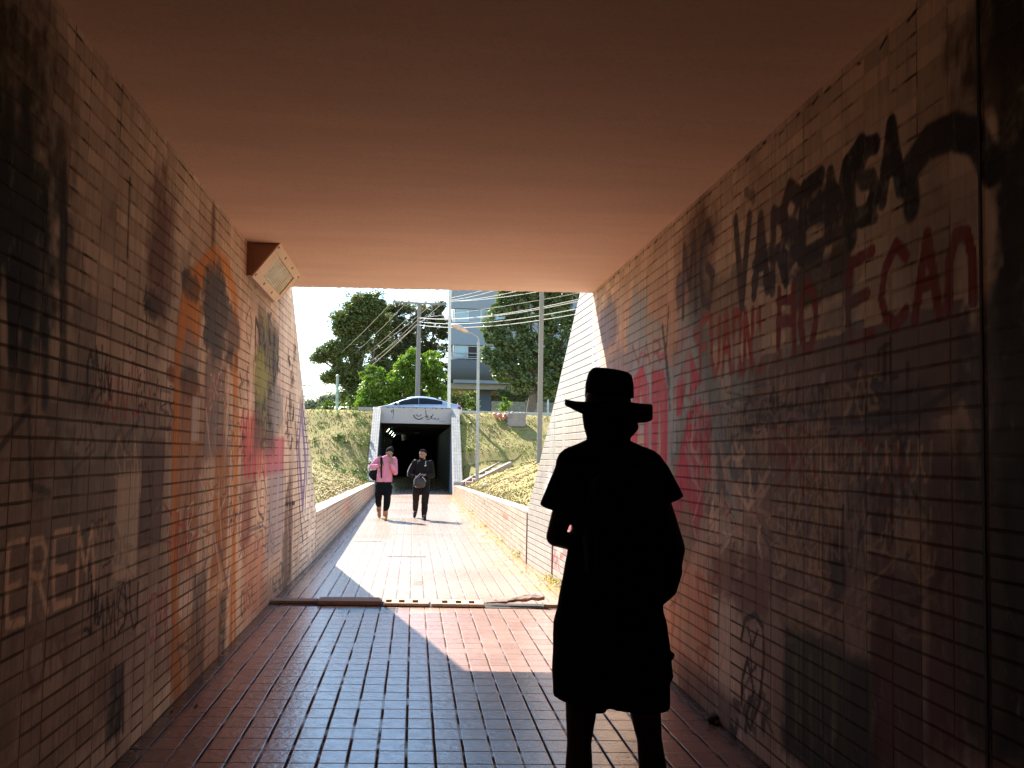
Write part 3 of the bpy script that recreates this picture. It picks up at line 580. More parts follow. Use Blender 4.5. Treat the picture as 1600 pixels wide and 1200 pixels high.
def weed_at(r):
    y = r.choice((11.8, 12.2, 15.2, 17.9, 21.5, 26.0))+r.gauss(0, .16); return float(rx(y))-abs(r.gauss(0, .045))-.01, y, r.uniform(0, .07)
scatter('weeds', 260, leafmat('weed_leaf', (.24, .22, .06), (.36, .29, .10), (.30, .22, .08), .6, .3), weed_at, .022, 1.1, 6)
# ------------------------------------------------------------------ far underpass
FU = empty('pedestrian_underpass', label='small dark far underpass beneath the road, tiled wings and scrawled lintel', cat='underpass')
xl, xr = -1.378, 1.46
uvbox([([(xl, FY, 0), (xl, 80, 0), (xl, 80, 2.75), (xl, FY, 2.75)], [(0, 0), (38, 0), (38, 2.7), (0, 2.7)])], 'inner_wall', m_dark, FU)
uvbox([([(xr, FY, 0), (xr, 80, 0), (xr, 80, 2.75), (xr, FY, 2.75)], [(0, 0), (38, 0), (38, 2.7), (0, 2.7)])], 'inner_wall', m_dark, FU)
uvbox([([(xl, 80, 0), (xr, 80, 0), (xr, 80, 2.75), (xl, 80, 2.75)], [(0, 0), (3, 0), (3, 2.7), (0, 2.7)])], 'blackout_cap', m_dark, FU)  # added cap that keeps the far end dark; the passage would run on
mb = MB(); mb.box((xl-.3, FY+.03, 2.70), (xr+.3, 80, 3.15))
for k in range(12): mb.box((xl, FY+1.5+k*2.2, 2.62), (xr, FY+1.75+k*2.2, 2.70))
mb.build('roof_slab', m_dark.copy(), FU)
li = MB(); li.box((xl-.02, FY-.16, 2.70), (xr+.02, FY+.02, 3.36), .01); lint = li.build('lintel', m_lint, FU)
# marks scrawled on the lintel
def mark(name, pts, wd, mat, parent, y):
    P_ = [at_y(u, v_, y) for u, v_ in pts]; mbm = MB(); mbm.tube([(p.x, y, p.z) for p in P_], wd, 6); return mbm.build(name, mat, parent)
m_ink = plain('spray_ink', (.035, .045, .08), .8)
ly = FY-.163
G = MB()
def gl(pts, wd=.012): G.tube([(lambda p: (p.x, ly, p.z))(at_y(570+a/9.41, 600+b/9.41, ly)) for a, b in pts], wd, 5)
gl([(716, 452), (728, 480), (750, 505), (790, 520), (830, 512), (855, 490)], .022); gl([(752, 445), (765, 462), (790, 475), (815, 468), (832, 445)], .014)
gl([(895, 385), (900, 450), (915, 480)], .014); gl([(878, 478), (940, 468)]); gl([(905, 475), (910, 505)]); gl([(925, 480), (930, 505)]); gl([(912, 522), (945, 520), (975, 500), (1010, 440)], .012)
gl([(955, 490), (1000, 462)]); gl([(975, 470), (985, 510), (1000, 505)]); gl([(1010, 500), (1020, 525), (1035, 495), (1045, 525), (1060, 525)]); gl([(1085, 495), (1075, 530)]); gl([(1090, 545), (1180, 550)], .006)
gl([(388, 400), (395, 420), (400, 385), (425, 370), (415, 420)]); gl([(425, 372), (420, 470), (405, 510)], .008)
G.build('scrawl', m_ink, lint)
st = MB(); sv = []
for k in range(90):
    x = lerp(xl+.03, xr-.03, k/89); dd = .008+max(0, random.gauss(0, .035))*(1 if k % 7 < 4 else .2); sv += [(x, ly, 3.355), (x, ly, 3.352-dd)]
st.add(sv, [(2*k, 2*k+1, 2*k+3, 2*k+2) for k in range(89)])
st.build('stain', plain('stain_dark', (.09, .07, .06), .9), lint)
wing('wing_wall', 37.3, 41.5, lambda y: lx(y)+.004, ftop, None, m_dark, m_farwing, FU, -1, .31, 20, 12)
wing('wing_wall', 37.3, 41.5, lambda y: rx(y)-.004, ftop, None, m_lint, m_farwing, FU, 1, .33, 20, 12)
# ------------------------------------------------------------------ ground
def lat(off): return .40*min(off, 2.2)+.14*max(0, min(off-2.2, 11))
def hnoise(x, y): return .035*math.sin(x*2.1+y*.7)+.03*math.sin(y*1.9-x*1.3)+.02*math.sin(x*5.3+1)*math.sin(y*4.1)
def gz(side, off, y):
    low = float(lowl(y) if side < 0 else lowr(y)); T = float(ltop(y) if side < 0 else rtop(y))
    near = T-.10 if y < 14.5 else 0
    if y < 10.4: near = 3.80
    k = min(off, 1.2)/1.2; s0 = lerp(37.3, 36.2, k); far = float(np.interp(y, [s0, lerp(41.5, 41.8, k)], [low, 3.25]))-.06 if y > s0 else 0
    z = max(low-.05+lat(off)*min(1, (y-8)/14 if y < 22 else 1), near, far)
    if y > 42.4: z = float(np.interp(y, [42.4, 44.0], [3.22, 2.66]))
    z = min(z, 3.86)
    if side > 0 and 36.0 < y < 38.8 and off < 2.3: z -= .22
    nb = hnoise(side*off*1.0, y)*min(1, off*1.5)*(1 if 10.5 < y < 42 else .2)
    if off > 30 or y > 60: nb = 0
    return z+nb
offs = [0, .12, .3, .55, .8, 1.1, 1.4, 1.8, 2.2, 2.7, 3.3, 4, 5, 6.5, 8, 10, 13, 18, 30, 60, 140, 400, 900]
yrow = [-300, -60, -20, 0, 8, 10.1] + list(np.arange(10.4, 42.5, .32)) + [42.7, 43.2, 43.7, 44.1, 46, 50, 54, 56, 60, 70, 90, 130, 200, 400, 1200]
v = []; f = []
def xin(side, y): yc = min(max(y, 10.4), 41.4); return float(lx(yc)-.14 if side < 0 else rx(yc)+.14)
for side in (-1, 1):
    b0 = len(v)
    for y in yrow:
        for o_ in offs: v.append((xin(side, y)+side*o_, y, gz(side, o_, y)))
    n = len(offs)
    for i in range(len(yrow)-1):
        for j in range(n-1):
            q = (b0+i*n+j, b0+i*n+j+1, b0+(i+1)*n+j+1, b0+(i+1)*n+j); f.append(q if side > 0 else q[::-1])
b0 = len(v)
seg = [y for y in yrow if y <= 10.1], [41.55]+[y for y in yrow if y > 42]
for part in seg:
    b0 = len(v)
    for y in part:
        for t in (0, 1): v.append((lerp(xin(-1, y), xin(1, y), t), y, (3.86 if y < 11 else gz(1, 0, y) if y > 42.3 else 3.22)))
    for i in range(len(part)-1): f.append((b0+2*i, b0+2*i+1, b0+2*i+3, b0+2*i+2))
b = NB('bank_grass'); o_ = b.obj(); n1 = b.noise(o_, .8, 6, .6); n2 = b.noise(o_, 5, 6, .7); n3 = b.noise(o_, 40, 3, .7)
c = b.mix(b.ramp(n1, .4, .62), (.27, .24, .05), (.35, .255, .085)); c = b.mix(b.ramp(n2, .48, .66), c, (.23, .16, .075)); c = b.mix(b.ma('MULTIPLY', b.ramp(n3, .5, .7), .6), c, (.38, .29, .095))
b.bump(b.ma('ADD', n2, n3), .5, .03); m_bank = b.fin(c, .95)
mesh('ground', v, f, m_bank, smooth=True, kind='structure')
# grass tufts on the banks
def tufts(n):
    V = np.zeros((n*3, 3)); r = random.Random(8)
    for i in range(n):
        side = r.choice((-1, 1)); y = 14.6+27.4*r.random()**.75 if r.random() < .9 else r.uniform(11, 15); off = .12+r.random()**1.4*min(6.5, .3+y*.12)
        z = gz(side, off, y); x = xin(side, y)+side*off
        if side > 0 and 36.2 < y < 38.3 and abs(off-.35-.55*(y-36.2)) < .9: continue
        a = r.uniform(0, 6.28); h = r.uniform(.01, .035)*(1+.8*(y > 36)); w_ = r.uniform(.012, .03); lx_ = r.gauss(0, .04); ly_ = r.gauss(0, .04)
        V[i*3] = (x-w_*math.cos(a), y-w_*math.sin(a), z-.01); V[i*3+1] = (x+w_*math.cos(a), y+w_*math.sin(a), z-.01); V[i*3+2] = (x+lx_, y+ly_, z+h)
    return V
V = tufts(45000); me = fromnp('grass', V, np.arange(len(V)).reshape(-1, 3))
b = NB('grass_blade'); g = b.n('ShaderNodeNewGeometry').outputs['Random Per Island']; o_ = b.obj(); n1 = b.noise(o_, .7, 5, .6)
sepz = b.n('ShaderNodeSeparateXYZ'); b.put(sepz.inputs[0], o_); up = b.ramp(sepz.outputs[1], 33, 40)
gr = b.mix(b.ramp(g, .1, .9), (.20, .23, .035), (.33, .295, .06)); dry = b.mix(b.ramp(g, .1, .9), (.38, .27, .09), (.27, .185, .075))
c = b.mix(b.ramp(b.ma('ADD', n1, b.ma('MULTIPLY', up, .12)), .46, .6), dry, gr); m_blade = b.fin(c, .7)
link('grass', me, m_blade, kind='stuff')
# road behind the crest and kerb beams on it
rb = NB('asphalt'); o_ = rb.obj(); m_road = rb.fin(rb.mix(rb.ramp(rb.noise(o_, 30, 4), .3, .7), (.045, .045, .045), (.07, .068, .066)), .9)
mesh('road', [(-300, 44.4, 2.70), (300, 44.4, 2.70), (300, 55, 2.70), (-300, 55, 2.70)], [(0, 1, 2, 3)], m_road, kind='structure')
MB().box((1.85, 42.15, 3.12), (60, 42.45, 3.31), .015).build('kerb_beam', m_kerb, label='white concrete kerb on the crest of the right bank', cat='kerb')
MB().box((-2.35, 42.15, 3.10), (-1.75, 42.45, 3.36), .015).build('kerb_beam', m_conc, label='short grey concrete kerb left of the far underpass', cat='kerb')
# ------------------------------------------------------------------ drain across the mouth
m_dr = concrete('drain_concrete', (.25, .18, .135), .9, .4, (.12, .08, .06)); m_dr2 = concrete('drain_concrete_pale', (.38, .30, .225), .9, .5, (.26, .19, .13)); m_shade = plain('drain_shade', (.02, .014, .01), .95)
DR = empty('drain_channel', (0, 10.1, 0), label='broken concrete drain channel crossing the tiled walk under the ceiling edge', cat='drain')
DR.matrix_world = Matrix.Identity(4)
def dp(u): return at_z(u, 941, 0).x
def dy(x): return 10.29-.06*x   # drain centre line
mb = MB(); mb.add([(-1.37, dy(-1.37)-.16, .006), (1.76, dy(1.76)-.16, .006), (1.76, dy(1.76)+.16, .006), (-1.37, dy(-1.37)+.16, .006)], [(0, 1, 2, 3)])
mb.build('channel_shade', m_shade, DR)  # flat dark sheet on the floor stands for the shaded channel depth
def slab(x0, x1, holes, mat, lift=.03, w_=.10, tilt=0):
    mbx = MB(); xs_ = [x0]+[h for hh in holes for h in hh]+[x1]
    for i in range(0, len(xs_)-1):
        a, b_ = xs_[i], xs_[i+1]
        if i % 2 == 0: mbx.box((a, dy(a)-w_, .008), (b_, dy(a)+w_, lift), .004)
        else: mbx.box((a, dy(a)-w_, .008), (b_, dy(a)-w_*.62, lift), .002); mbx.box((a, dy(a)+w_*.55, .008), (b_, dy(a)+w_, lift), .002)
    return mbx.build('slotted_slab' if holes else 'cover_slab', mat, DR)
slab(-1.36, dp(497), [], m_dr, .035, .09); slab(dp(499), dp(597), [], m_dr, .046, .14)
def hs(us): return [(dp(u)-.028, dp(u)+.028) for u in us]
slab(dp(602), dp(669), hs((608, 628, 649)), m_dr2, .036, .15); slab(dp(673), dp(752), hs((694, 715, 735)), m_dr2, .036, .15)
slab(dp(843), 1.74, [], m_dr, .035, .10)
m_rag = plain('torn_sheet', (.20, .115, .085), .85, .4, 14)
mb = MB(); r = random.Random(4); xa, xb = dp(752), dp(843)
for k in range(7):   # crumpled, split lengths lying over the channel
    pts = []; y_ = -.07+.022*k
    for j in range(9):
        t = j/8; x = lerp(xa+r.uniform(0, .12), xb-.01*k, t); pts.append((x, dy(x)+y_*(.3+t)+r.gauss(0, .004), .03+.075*t+r.gauss(0, .006)-.03*max(0, t-.93)*14*.3))
    mb.tube(pts, [.006+.016*(j/8) for j in range(9)], 6)
mb.blob('bent_cover', m_rag, DR, .008, 1)
# ------------------------------------------------------------------ bulkhead lights
m_lh = plain('lamp_housing', (.30, .17, .125), .6, .15); m_lf = plain('lamp_face', (.62, .40, .26), .5, .1); m_scr = plain('screw', (.12, .06, .035), .5)
b = NB('ribbed_lens'); o_ = b.obj(); sp_ = b.n('ShaderNodeSeparateXYZ'); b.put(sp_.inputs[0], o_); wv = b.ma('SINE', b.ma('MULTIPLY', sp_.outputs[1], 260)); wz = b.ma('SINE', b.ma('MULTIPLY', sp_.outputs[2], 420))
b.bump(b.ma('ADD', wv, wz), .5, .003); m_lens = b.fin(b.mix(b.ramp(b.noise(o_, 9, 4), .35, .65), (.42, .33, .17), (.60, .52, .34)), .18)
m_glow = plain('glow_lens', (.7, .8, .7), .4, emit=(.75, 1, .85, 2.2))  # emission stands for daylight reflected in the far lenses
def wall_light(y, lens, **kw):
    root = empty('wall_light', (-1.378, y, 3.168), cat='wall light', group='bulkhead lights high on the left wall', **kw)
    A, B_ = (.245, 0), (.045, -.262); Lg = 1.45; hb = MB()
    prof = [(0, -.002), A, B_, (0, -.27)]; vs = [(x, yy, z) for yy in (0, Lg) for x, z in prof]
    hb.add(vs, [(3, 2, 1, 0), (4, 5, 6, 7), (0, 1, 5, 4), (1, 2, 6, 5), (2, 3, 7, 6)]).build('housing', m_lh, root)
    a = Vector((A[0], 0, A[1])); bq = Vector((B_[0], 0, B_[1])); e = (bq-a).normalized(); nrm = Vector((-e.z, 0, e.x)); nrm = nrm if nrm.x > 0 else -nrm; W = (bq-a).length
    def P3(s, yy, h): return a + e*s + nrm*h + Vector((0, yy, 0))
    def plate(mbx, s0, s1, y0, y1, h0, h1):
        vs = [P3(s, yy, h) for h in (h0, h1) for s, yy in ((s0, y0), (s1, y0), (s1, y1), (s0, y1))]
        mbx.add(vs, [(3, 2, 1, 0), (4, 5, 6, 7), (0, 1, 5, 4), (1, 2, 6, 5), (2, 3, 7, 6), (3, 0, 4, 7)])
    fb = MB(); h0, h1 = .001, .014; q = .062
    plate(fb, -.012, q, -.015, Lg+.01, h0, h1); plate(fb, W-q, W+.012, -.015, Lg+.01, h0, h1); plate(fb, q+.001, W-q-.001, -.015, .27, h0, h1); plate(fb, q+.001, W-q-.001, Lg-.14, Lg+.01, h0, h1)
    fb.build('face_frame', m_lf, root)
    lb = MB(); plate(lb, q+.002, W-q-.002, .272, Lg-.145, .0015, .006); lb.build('lens', lens, root)
    for s in (.022, W-.022):
        for yy in (.03, .48, .95, Lg-.03): MB().cyl(P3(s, yy, h1-.001), P3(s, yy, h1+.006), .012, .010, 8).build('screw', m_scr, root)
    return root
WL = wall_light(8.27, m_lens, label='peach bulkhead light with yellowed ribbed lens where wall meets ceiling')
for k, (yy, lb_) in enumerate(((47, 'bulkhead light with an added daylight glow nearest the mouth in the dark far underpass'), (52, 'second bulkhead light with an added daylight glow inside the dark far underpass'), (57, 'third bulkhead light with an added daylight glow inside the dark far underpass'), (62, 'deepest bulkhead light with an added daylight glow inside the dark far underpass'))):
    c_ = copy_tree(WL); c_.location = (-1.378, yy, 2.70); c_['label'] = lb_
    for ch in c_.children:
        if ch.name.startswith('lens'): ch.data = ch.data.copy(); ch.data.materials[0] = m_glow
# ------------------------------------------------------------------ things on the banks
ST = empty('garden_steps', (2.6, 37.4, .6), label='short flight of concrete steps rising to the right on the bank', cat='steps'); ST.matrix_world = Matrix.Identity(4)
def stringer(p, q, h=.24, th=.14):
    p, q = Vector(p), Vector(q); d = (q-p); nn = Vector((-d.y, d.x, 0)).normalized()*th/2; vs = []
    for c_, hh in ((p, h), (q, h)):
        vs += [c_-nn+Vector((0, 0, -.35)), c_+nn+Vector((0, 0, -.35)), c_+nn+Vector((0, 0, hh*.3)), c_-nn+Vector((0, 0, hh*.3))]
    return MB().add(vs, [(0, 1, 2, 3), (7, 6, 5, 4), (0, 4, 5, 1), (1, 5, 6, 2), (2, 6, 7, 3), (3, 7, 4, 0)]).build('stringer', m_st, ST)
m_st = plain('step_concrete', (.42, .31, .26), .85, .2)
f0, f1 = at_y(742, 752, 36.4), at_y(797, 724.5, 37.4); g0, g1 = at_y(722, 756, 37.1), at_y(783, 722, 38.6)
stringer(f0, f1); stringer(g0, g1)
for k in range(6):
    t = (k+.5)/6; a = f0.lerp(f1, t); b_ = g0.lerp(g1, t); mb = MB(); zc = (a.z+b_.z)/2-.03
    mb.box((min(a.x, b_.x)-.02, a.y+.07, zc-.3), (max(a.x, b_.x)+.18, b_.y-.07, zc), .008); mb.build('step', m_st, ST)
pc = at_y(807, 655, 41.0); gzp = gz(1, pc.x-1.6, 41.0)
PL = empty('broken_planter', (pc.x, 41.0, gzp), label='broken grey concrete block with a crumbled rim on the bank crest', cat='concrete block')
mb = MB()
mb.loft([((0, 0, -.1), (.36, 0, 0), (0, .30, 0)), ((0, 0, .02), (.37, 0, 0), (0, .31, 0)), ((0, 0, .20), (.355, 0, 0), (0, .29, 0)), ((-.01, 0, .40), (.40, 0, 0), (0, .33, 0)), ((-.01, 0, .45), (.38, 0, 0), (0, .30, 0))], 28, 5)
for k in range(9): mb.ball((-.36+.09*k, random.uniform(-.2, .1), .43+random.uniform(-.02, .05)), (random.uniform(.03, .08), .08, .05))
mb.blob('block', concrete('old_concrete', (.33, .29, .27), .9, .5, (.13, .10, .09), 5), PL, .018, 2, .03)
bgp = at_y(781, 654, 41.2)
mb = MB(); r = random.Random(12)
for k in range(14): mb.ball((bgp.x-.17+r.uniform(0, .42), 41.2+r.uniform(-.1, .1), bgp.z+.06+r.uniform(-.03, .12)), (r.uniform(.05, .13), .1, r.uniform(.04, .09)))
mb.blob('plastic_bag', plain('pink_plastic', (.62, .24, .20), .4, .2, 9), None, .015, 1, .04, label='crumpled pink plastic bag lying left of the concrete block', cat='bag')
lp = at_y(757, 765, 29.5); lp.z = gz(1, lp.x-float(rx(29.5))-.14, 29.5)
MB().ball((lp.x, 29.5, lp.z+.04), (.06, .05, .045)).ball((lp.x+.03, 29.52, lp.z+.06), (.035, .03, .03)).blob('paper_scrap', plain('white_paper', (.75, .74, .72), .8), None, .012, 1, .02, label='crumpled white paper on the grass beside the right wall', cat='litter')
db = MB(); r = random.Random(2); dx = at_z(1110, 1125, 0)
for k in range(6): db.ball((dx.x+r.uniform(-.02, .07), dx.y+r.uniform(-.08, .08), .02), (r.uniform(.02, .04), r.uniform(.03, .05), .022))
db.blob('dead_leaves', plain('dead_leaf', (.03, .022, .016), .9), None, .008, 1, .02, label='small dark clump of debris at the foot of the right wall', cat='litter')
# ------------------------------------------------------------------ poles and cables
m_pole = concrete('pole_concrete', (.27, .25, .235), .9, .3, (.15, .14, .13), 2); m_met = plain('galvanised', (.36, .37, .37), .5, .15, metal=.4); m_wht = plain('white_pole', (.62, .64, .65), .45, .08)
def pole(name, u0, v0, u1, v1, y, r0, r1, mat, root, part, zb):
    a = at_y(u0, v0, y); b_ = at_y(u1, v1, y); d = (b_-a)/(b_.z-a.z); base = a+d*(zb-a.z)
    MB().cyl(base, b_, r0, r1, 16).build(part, mat, root); return base, b_
UT = empty('utility_pole', label='grey concrete utility pole with crossarm behind the silver car', cat='utility pole')
base, top = pole('', 652.5, 620, 655.5, 473, 56, .15, .10, m_pole, UT, 'pole_shaft', 2.6)
pole_c = at_y(655, 475, 56); aL = at_y(614, 472, 55.8); aR = at_y(697, 476, 55.8)
mb = MB(); mb.add(*(lambda p, q: ([(p.x, 55.7, p.z-.05), (q.x, 55.7, q.z-.05), (q.x, 55.82, q.z-.05), (p.x, 55.82, p.z-.05), (p.x, 55.7, p.z+.05), (q.x, 55.7, q.z+.05), (q.x, 55.82, q.z+.05), (p.x, 55.82, p.z+.05)], [(3, 2, 1, 0), (4, 5, 6, 7), (0, 1, 5, 4), (1, 2, 6, 5), (2, 3, 7, 6), (3, 0, 4, 7)]))(aL, aR)); mb.build('crossarm', plain('crossarm_wood', (.30, .28, .26), .8), UT)
ins = []
for t in (.03, .3, .62, .8, .97):
    p = aL.lerp(aR, t); ins.append(p+Vector((0, 0, .17))); MB().cyl(p+Vector((0, 0, .04)), p+Vector((0, 0, .10)), .03, .055, 10).cyl(p+Vector((0, 0, .10)), p+Vector((0, 0, .17)), .055, .03, 10).build('insulator', m_met, UT)
low_pts = []
for vv in (497, 503, 508): p = at_y(655.5, vv, 55.75); MB().cyl((p.x, 55.75, p.z-.05), (p.x, 55.75, p.z+.05), .05, .05, 8).build('insulator', m_met, UT); low_pts.append(p)
U2 = empty('utility_pole', label='distant leaning street pole with two crossarms at the left of the sky', cat='utility pole')
pd = at_y(470, 610, 120); MB().cyl((pd.x, 120, 2.4), (pd.x, 120, pd.z+1.2), .16, .11, 10).build('pole_shaft', m_pole, U2)
dl = []
for vv in (602.5, 620):
    p = at_y(470, vv, 120); MB().box((p.x-1.3, 119.9, p.z-.06), (p.x+1.15, 120.0, p.z+.06)).build('crossarm', m_pole, U2)
    for k in (-1.15, .4, 1.05): q = Vector((p.x+k, 119.95, p.z+.28)); dl.append(q); MB().cyl((q.x, q.y, q.z-.22), q, .07, .05, 6).build('insulator', m_met, U2)
U3 = empty('utility_pole', label='thick concrete pole standing on the right bank close to the right wing', cat='utility pole')
pole('', 843, 690, 846.5, 460, 31, .085, .07, m_pole, U3, 'pole_shaft', .6)
a = at_y(846.5, 460, 31); MB().cyl(a, a+Vector((.02, 0, 1.9)), .07, .06, 16).build('pole_top', m_pole, U3)
U4 = empty('lamp_post', label='slim white lamp post rising behind the far lintel', cat='lamp post')
pole('', 701.5, 640, 703, 456, 42.9, .065, .058, m_wht, U4, 'pole_shaft', 3.0)
a = at_y(703, 456, 42.9); MB().tube([a, a+Vector((0, 0, 1.6)), a+Vector((.3, 0, 2.1)), a+Vector((1.1, 0, 2.3))], [.058, .05, .04, .035], 10).build('lamp_arm', m_wht, U4)
MB().box((a.x+1.05, 42.75, a.z+2.22), (a.x+1.75, 43.05, a.z+2.36), .04).build('lamp_head', m_wht, U4)
U5 = empty('lamp_post', label='grey street lamp with its head bent left, on the right bank', cat='lamp post')
py_ = 36.0; pb, pt = pole('', 745.5, 752, 747.5, 535, py_, .062, .045, m_met, U5, 'pole_shaft', .5)
pts = [at_y(u, v_, py_) for u, v_ in ((747.5, 536), (747.8, 530), (746, 526), (740, 522.5), (731, 519))]
MB().tube(pts, .026, 8).build('lamp_arm', m_met, U5)
h0, h1, h2 = at_y(732, 519, py_), at_y(718, 512, py_), at_y(705, 507.5, py_); ax = (h2-h0).normalized(); dn = Vector((ax.z, 0, -ax.x)); dn = dn if dn.z < 0 else -dn
mb = MB(); mb.loft([(h0, Vector((0, .05, 0)), dn*.035), (h0.lerp(h2, .15), Vector((0, .12, 0)), dn*.07), (h1, Vector((0, .16, 0)), dn*.095), (h0.lerp(h2, .85), Vector((0, .15, 0)), dn*.085), (h2, Vector((0, .06, 0)), dn*.03)], 16); mb.build('lamp_head', plain('lamp_head_paint', (.55, .45, .40), .5), U5, True)
U6 = empty('lamp_post', label='pale green post in front of the trees at the far left', cat='lamp post')
pole('', 526.5, 640, 527.5, 588, 62, .10, .08, plain('green_post', (.30, .42, .38), .6), U6, 'pole_shaft', 2.6); p = at_y(527.5, 588, 62); MB().ball((p.x, 62, p.z), .12).build('post_cap', m_met, U6)
U7 = empty('utility_pole', label='concrete pole out of frame that holds the cables on the right', cat='utility pole')
E_ = Vector((8.6, 21.0, 8.9)); MB().cyl((E_.x, E_.y, 2.4), E_, .15, .1, 12).build('pole_shaft', m_pole, U7); MB().box((E_.x-1.2, E_.y-.05, E_.z-.15), (E_.x+1.2, E_.y+.05, E_.z-.03)).build('crossarm', m_pole, U7)
m_wire = plain('cable', (.34, .30, .26), .5, .1, bump=0); m_wire_d = plain('cable_dark', (.12, .11, .11), .5, .1, bump=0)
def cable(p, q, sag, r_, mat, lab, grp):
    pts = [Vector(p).lerp(Vector(q), t/20)+Vector((0, 0, -sag*4*(t/20)*(1-t/20))) for t in range(21)]
    return MB().tube(pts, r_, 5).build('overhead_cable', mat, label=lab, cat='cable', group=grp)
def wire_px(p0, pix, y0, y1, n=3, sag=.25, r_=.012):
    """a cable from p0 through the point seen at pix, extended to depth y1"""
    q = at_y(pix[0], pix[1], y0); d = (q-p0)/(q.y-p0.y); e = p0+d*(y1-p0.y); e.z += .2
    cable(p0, e, sag, r_, m_wire, 'pale cable running from the utility pole to the upper right', 'cables right of the utility pole')
for pix, src in (((899, 461), 0), ((899, 464), 0), ((896, 476), 1), ((896, 484), 2)):
    wire_px(low_pts[src], pix, 30, 22, sag=.42)
for k, pix in enumerate(((733, 456), (742, 459), (778, 458), (800, 459), (880, 459))):
    wire_px([ins[2], ins[3], ins[4], ins[4], low_pts[0]][k], pix, 42, 30, sag=.2)
for k in range(6):
    s_ = (ins+low_pts)[k if k < 5 else 5]; t_ = dl[k]
    cable(s_, t_, .9, .014, m_wire, 'pale cable sloping from the utility pole to the lower left', 'cables left of the utility pole')
cable(low_pts[1], dl[4]+Vector((0, 0, -.5)), 1.1, .022, m_wire, 'pale cable sloping from the utility pole to the lower left', 'cables left of the utility pole')
# ------------------------------------------------------------------ apartment block
AB = empty('apartment_building', (8, 76, 2.6), label='blue grey apartment block on pillars behind the trees', cat='building'); AB.matrix_world = Matrix.Identity(4)
m_fac = concrete('facade_render', (.27, .33, .40), .8, .2, (.16, .19, .23), .5); m_fac2 = concrete('facade_dark', (.13, .155, .19), .85, .3, (.09, .10, .12), .7); m_sof = concrete('soffit', (.36, .33, .27), .9, .2, (.2, .18, .15), .6)
m_alu = plain('window_frame', (.55, .60, .64), .4, .05); b = NB('window_glass'); m_gl = b.fin((.26, .42, .50), .06, 0, .8); m_gl2 = NB('window_glass_dark').fin((.17, .25, .33), .08, 0, .8); m_blk = plain('open_window_dark', (.02, .018, .02), .6)
BY = 76.0
def bz(v_): return at_y(740, v_, BY).z
def bx_(u): return at_y(u, 520, BY).x
x0 = bx_(704); x1 = x0+15; z_low = bz(598); fl = bz(504)-bz(561)
MB().box((x0+.3, BY+.45, z_low), (x1, BY+15, bz(561)+6*fl), 0).build('wall', m_fac, AB, label='blue grey outer wall')
mb = MB()
n_fl = 5
for k in range(n_fl):
    zt = bz(561)+fl*k
    if k: mb.box((x0, BY, zt-.62*fl), (x1, BY+.45, zt-.02), 0)
mb.box((x0, BY, bz(561)+fl*n_fl-.62*fl), (x1, BY+.45, bz(561)+fl*(n_fl+.5)), 0)
mb.build('spandrel', m_fac, AB)
# curved lowest balcony front
mb = MB(); prof = []
for k in range(9):
    t = k/8; prof.append((BY-.25+1.1*t**3, bz(563)-(bz(563)-z_low)*t))
for i in range(len(prof)-1):
    (ya, za), (yb, zb_) = prof[i], prof[i+1]; mb.add([(x0, ya, za), (x1, ya, za), (x1, yb, zb_), (x0, yb, zb_)], [(0, 1, 2, 3)])
mb.add([(x0, BY-.25, bz(563)), (x1, BY-.25, bz(563)), (x1, BY+.46, bz(563)), (x0, BY+.46, bz(563))], [(0, 1, 2, 3)])
mb.add([(x0, y_, z_) for y_, z_ in prof]+[(x0, BY+1.0, bz(563))], [tuple(range(10))]); mb.build('balcony_front', m_fac2, AB)
MB().box((x0-.1, BY+.86, z_low-.42), (x1+.1, BY+15.1, z_low-.01), 0).build('soffit_slab', m_sof, AB)
for k in range(n_fl):
    zt = bz(561)+fl*k; zb_ = zt+.03; zh = zt+fl*.38-.05
    xx = x0+.35; i = 0
    while xx < x1-1:
        ww = .95; W = MB(); W.box((xx, BY+.12, zb_), (xx+.05, BY+.20, zh)).box((xx+ww-.05, BY+.12, zb_), (xx+ww, BY+.20, zh)).box((xx+.05, BY+.12, zh-.05), (xx+ww-.05, BY+.20, zh)).box((xx+.05, BY+.12, zb_), (xx+ww-.05, BY+.20, zb_+.05))
        f_ = W.build('window', m_alu, AB); dark = (k == 0 and i == 1)
        MB().box((xx+.051, BY+.15, zb_+.051), (xx+ww-.051, BY+.17, zh-.051)).build('pane', m_blk if dark else (m_gl2 if (k >= 1 and i in (1, 2)) else m_gl), f_); xx += ww+.01; i += 1
rl = MB(); zr = bz(553)
rl.box((x0, BY-.24, zr), (x1, BY-.20, zr+.05)).box((x0, BY-.24, bz(558)), (x1, BY-.20, bz(558)+.03))
for k in range(14): rl.box((x0+.02+k*1.1, BY-.235, bz(563)), (x0+.05+k*1.1, BY-.205, zr))
rl.build('balcony_rail', m_met, AB)
for k in range(6):  # side shutters
    zt = bz(561)+fl*k; MB().box((x0+.24, BY+2.2, zt-.1), (x0+.30, BY+5.5, zt+1.2)).build('side_shutter', m_alu, AB)
for cx in (bx_(763), bx_(775)+3.2, bx_(775)+7): MB().box((cx-.45, BY+2.0, 2.3), (cx+.45, BY+2.9, z_low-.42)).build('pillar', m_fac2, AB)
MB().box((x0+.5, BY+9, 2.3), (x1, BY+9.3, z_low-.42)).build('undercroft_wall', m_fac2, AB)
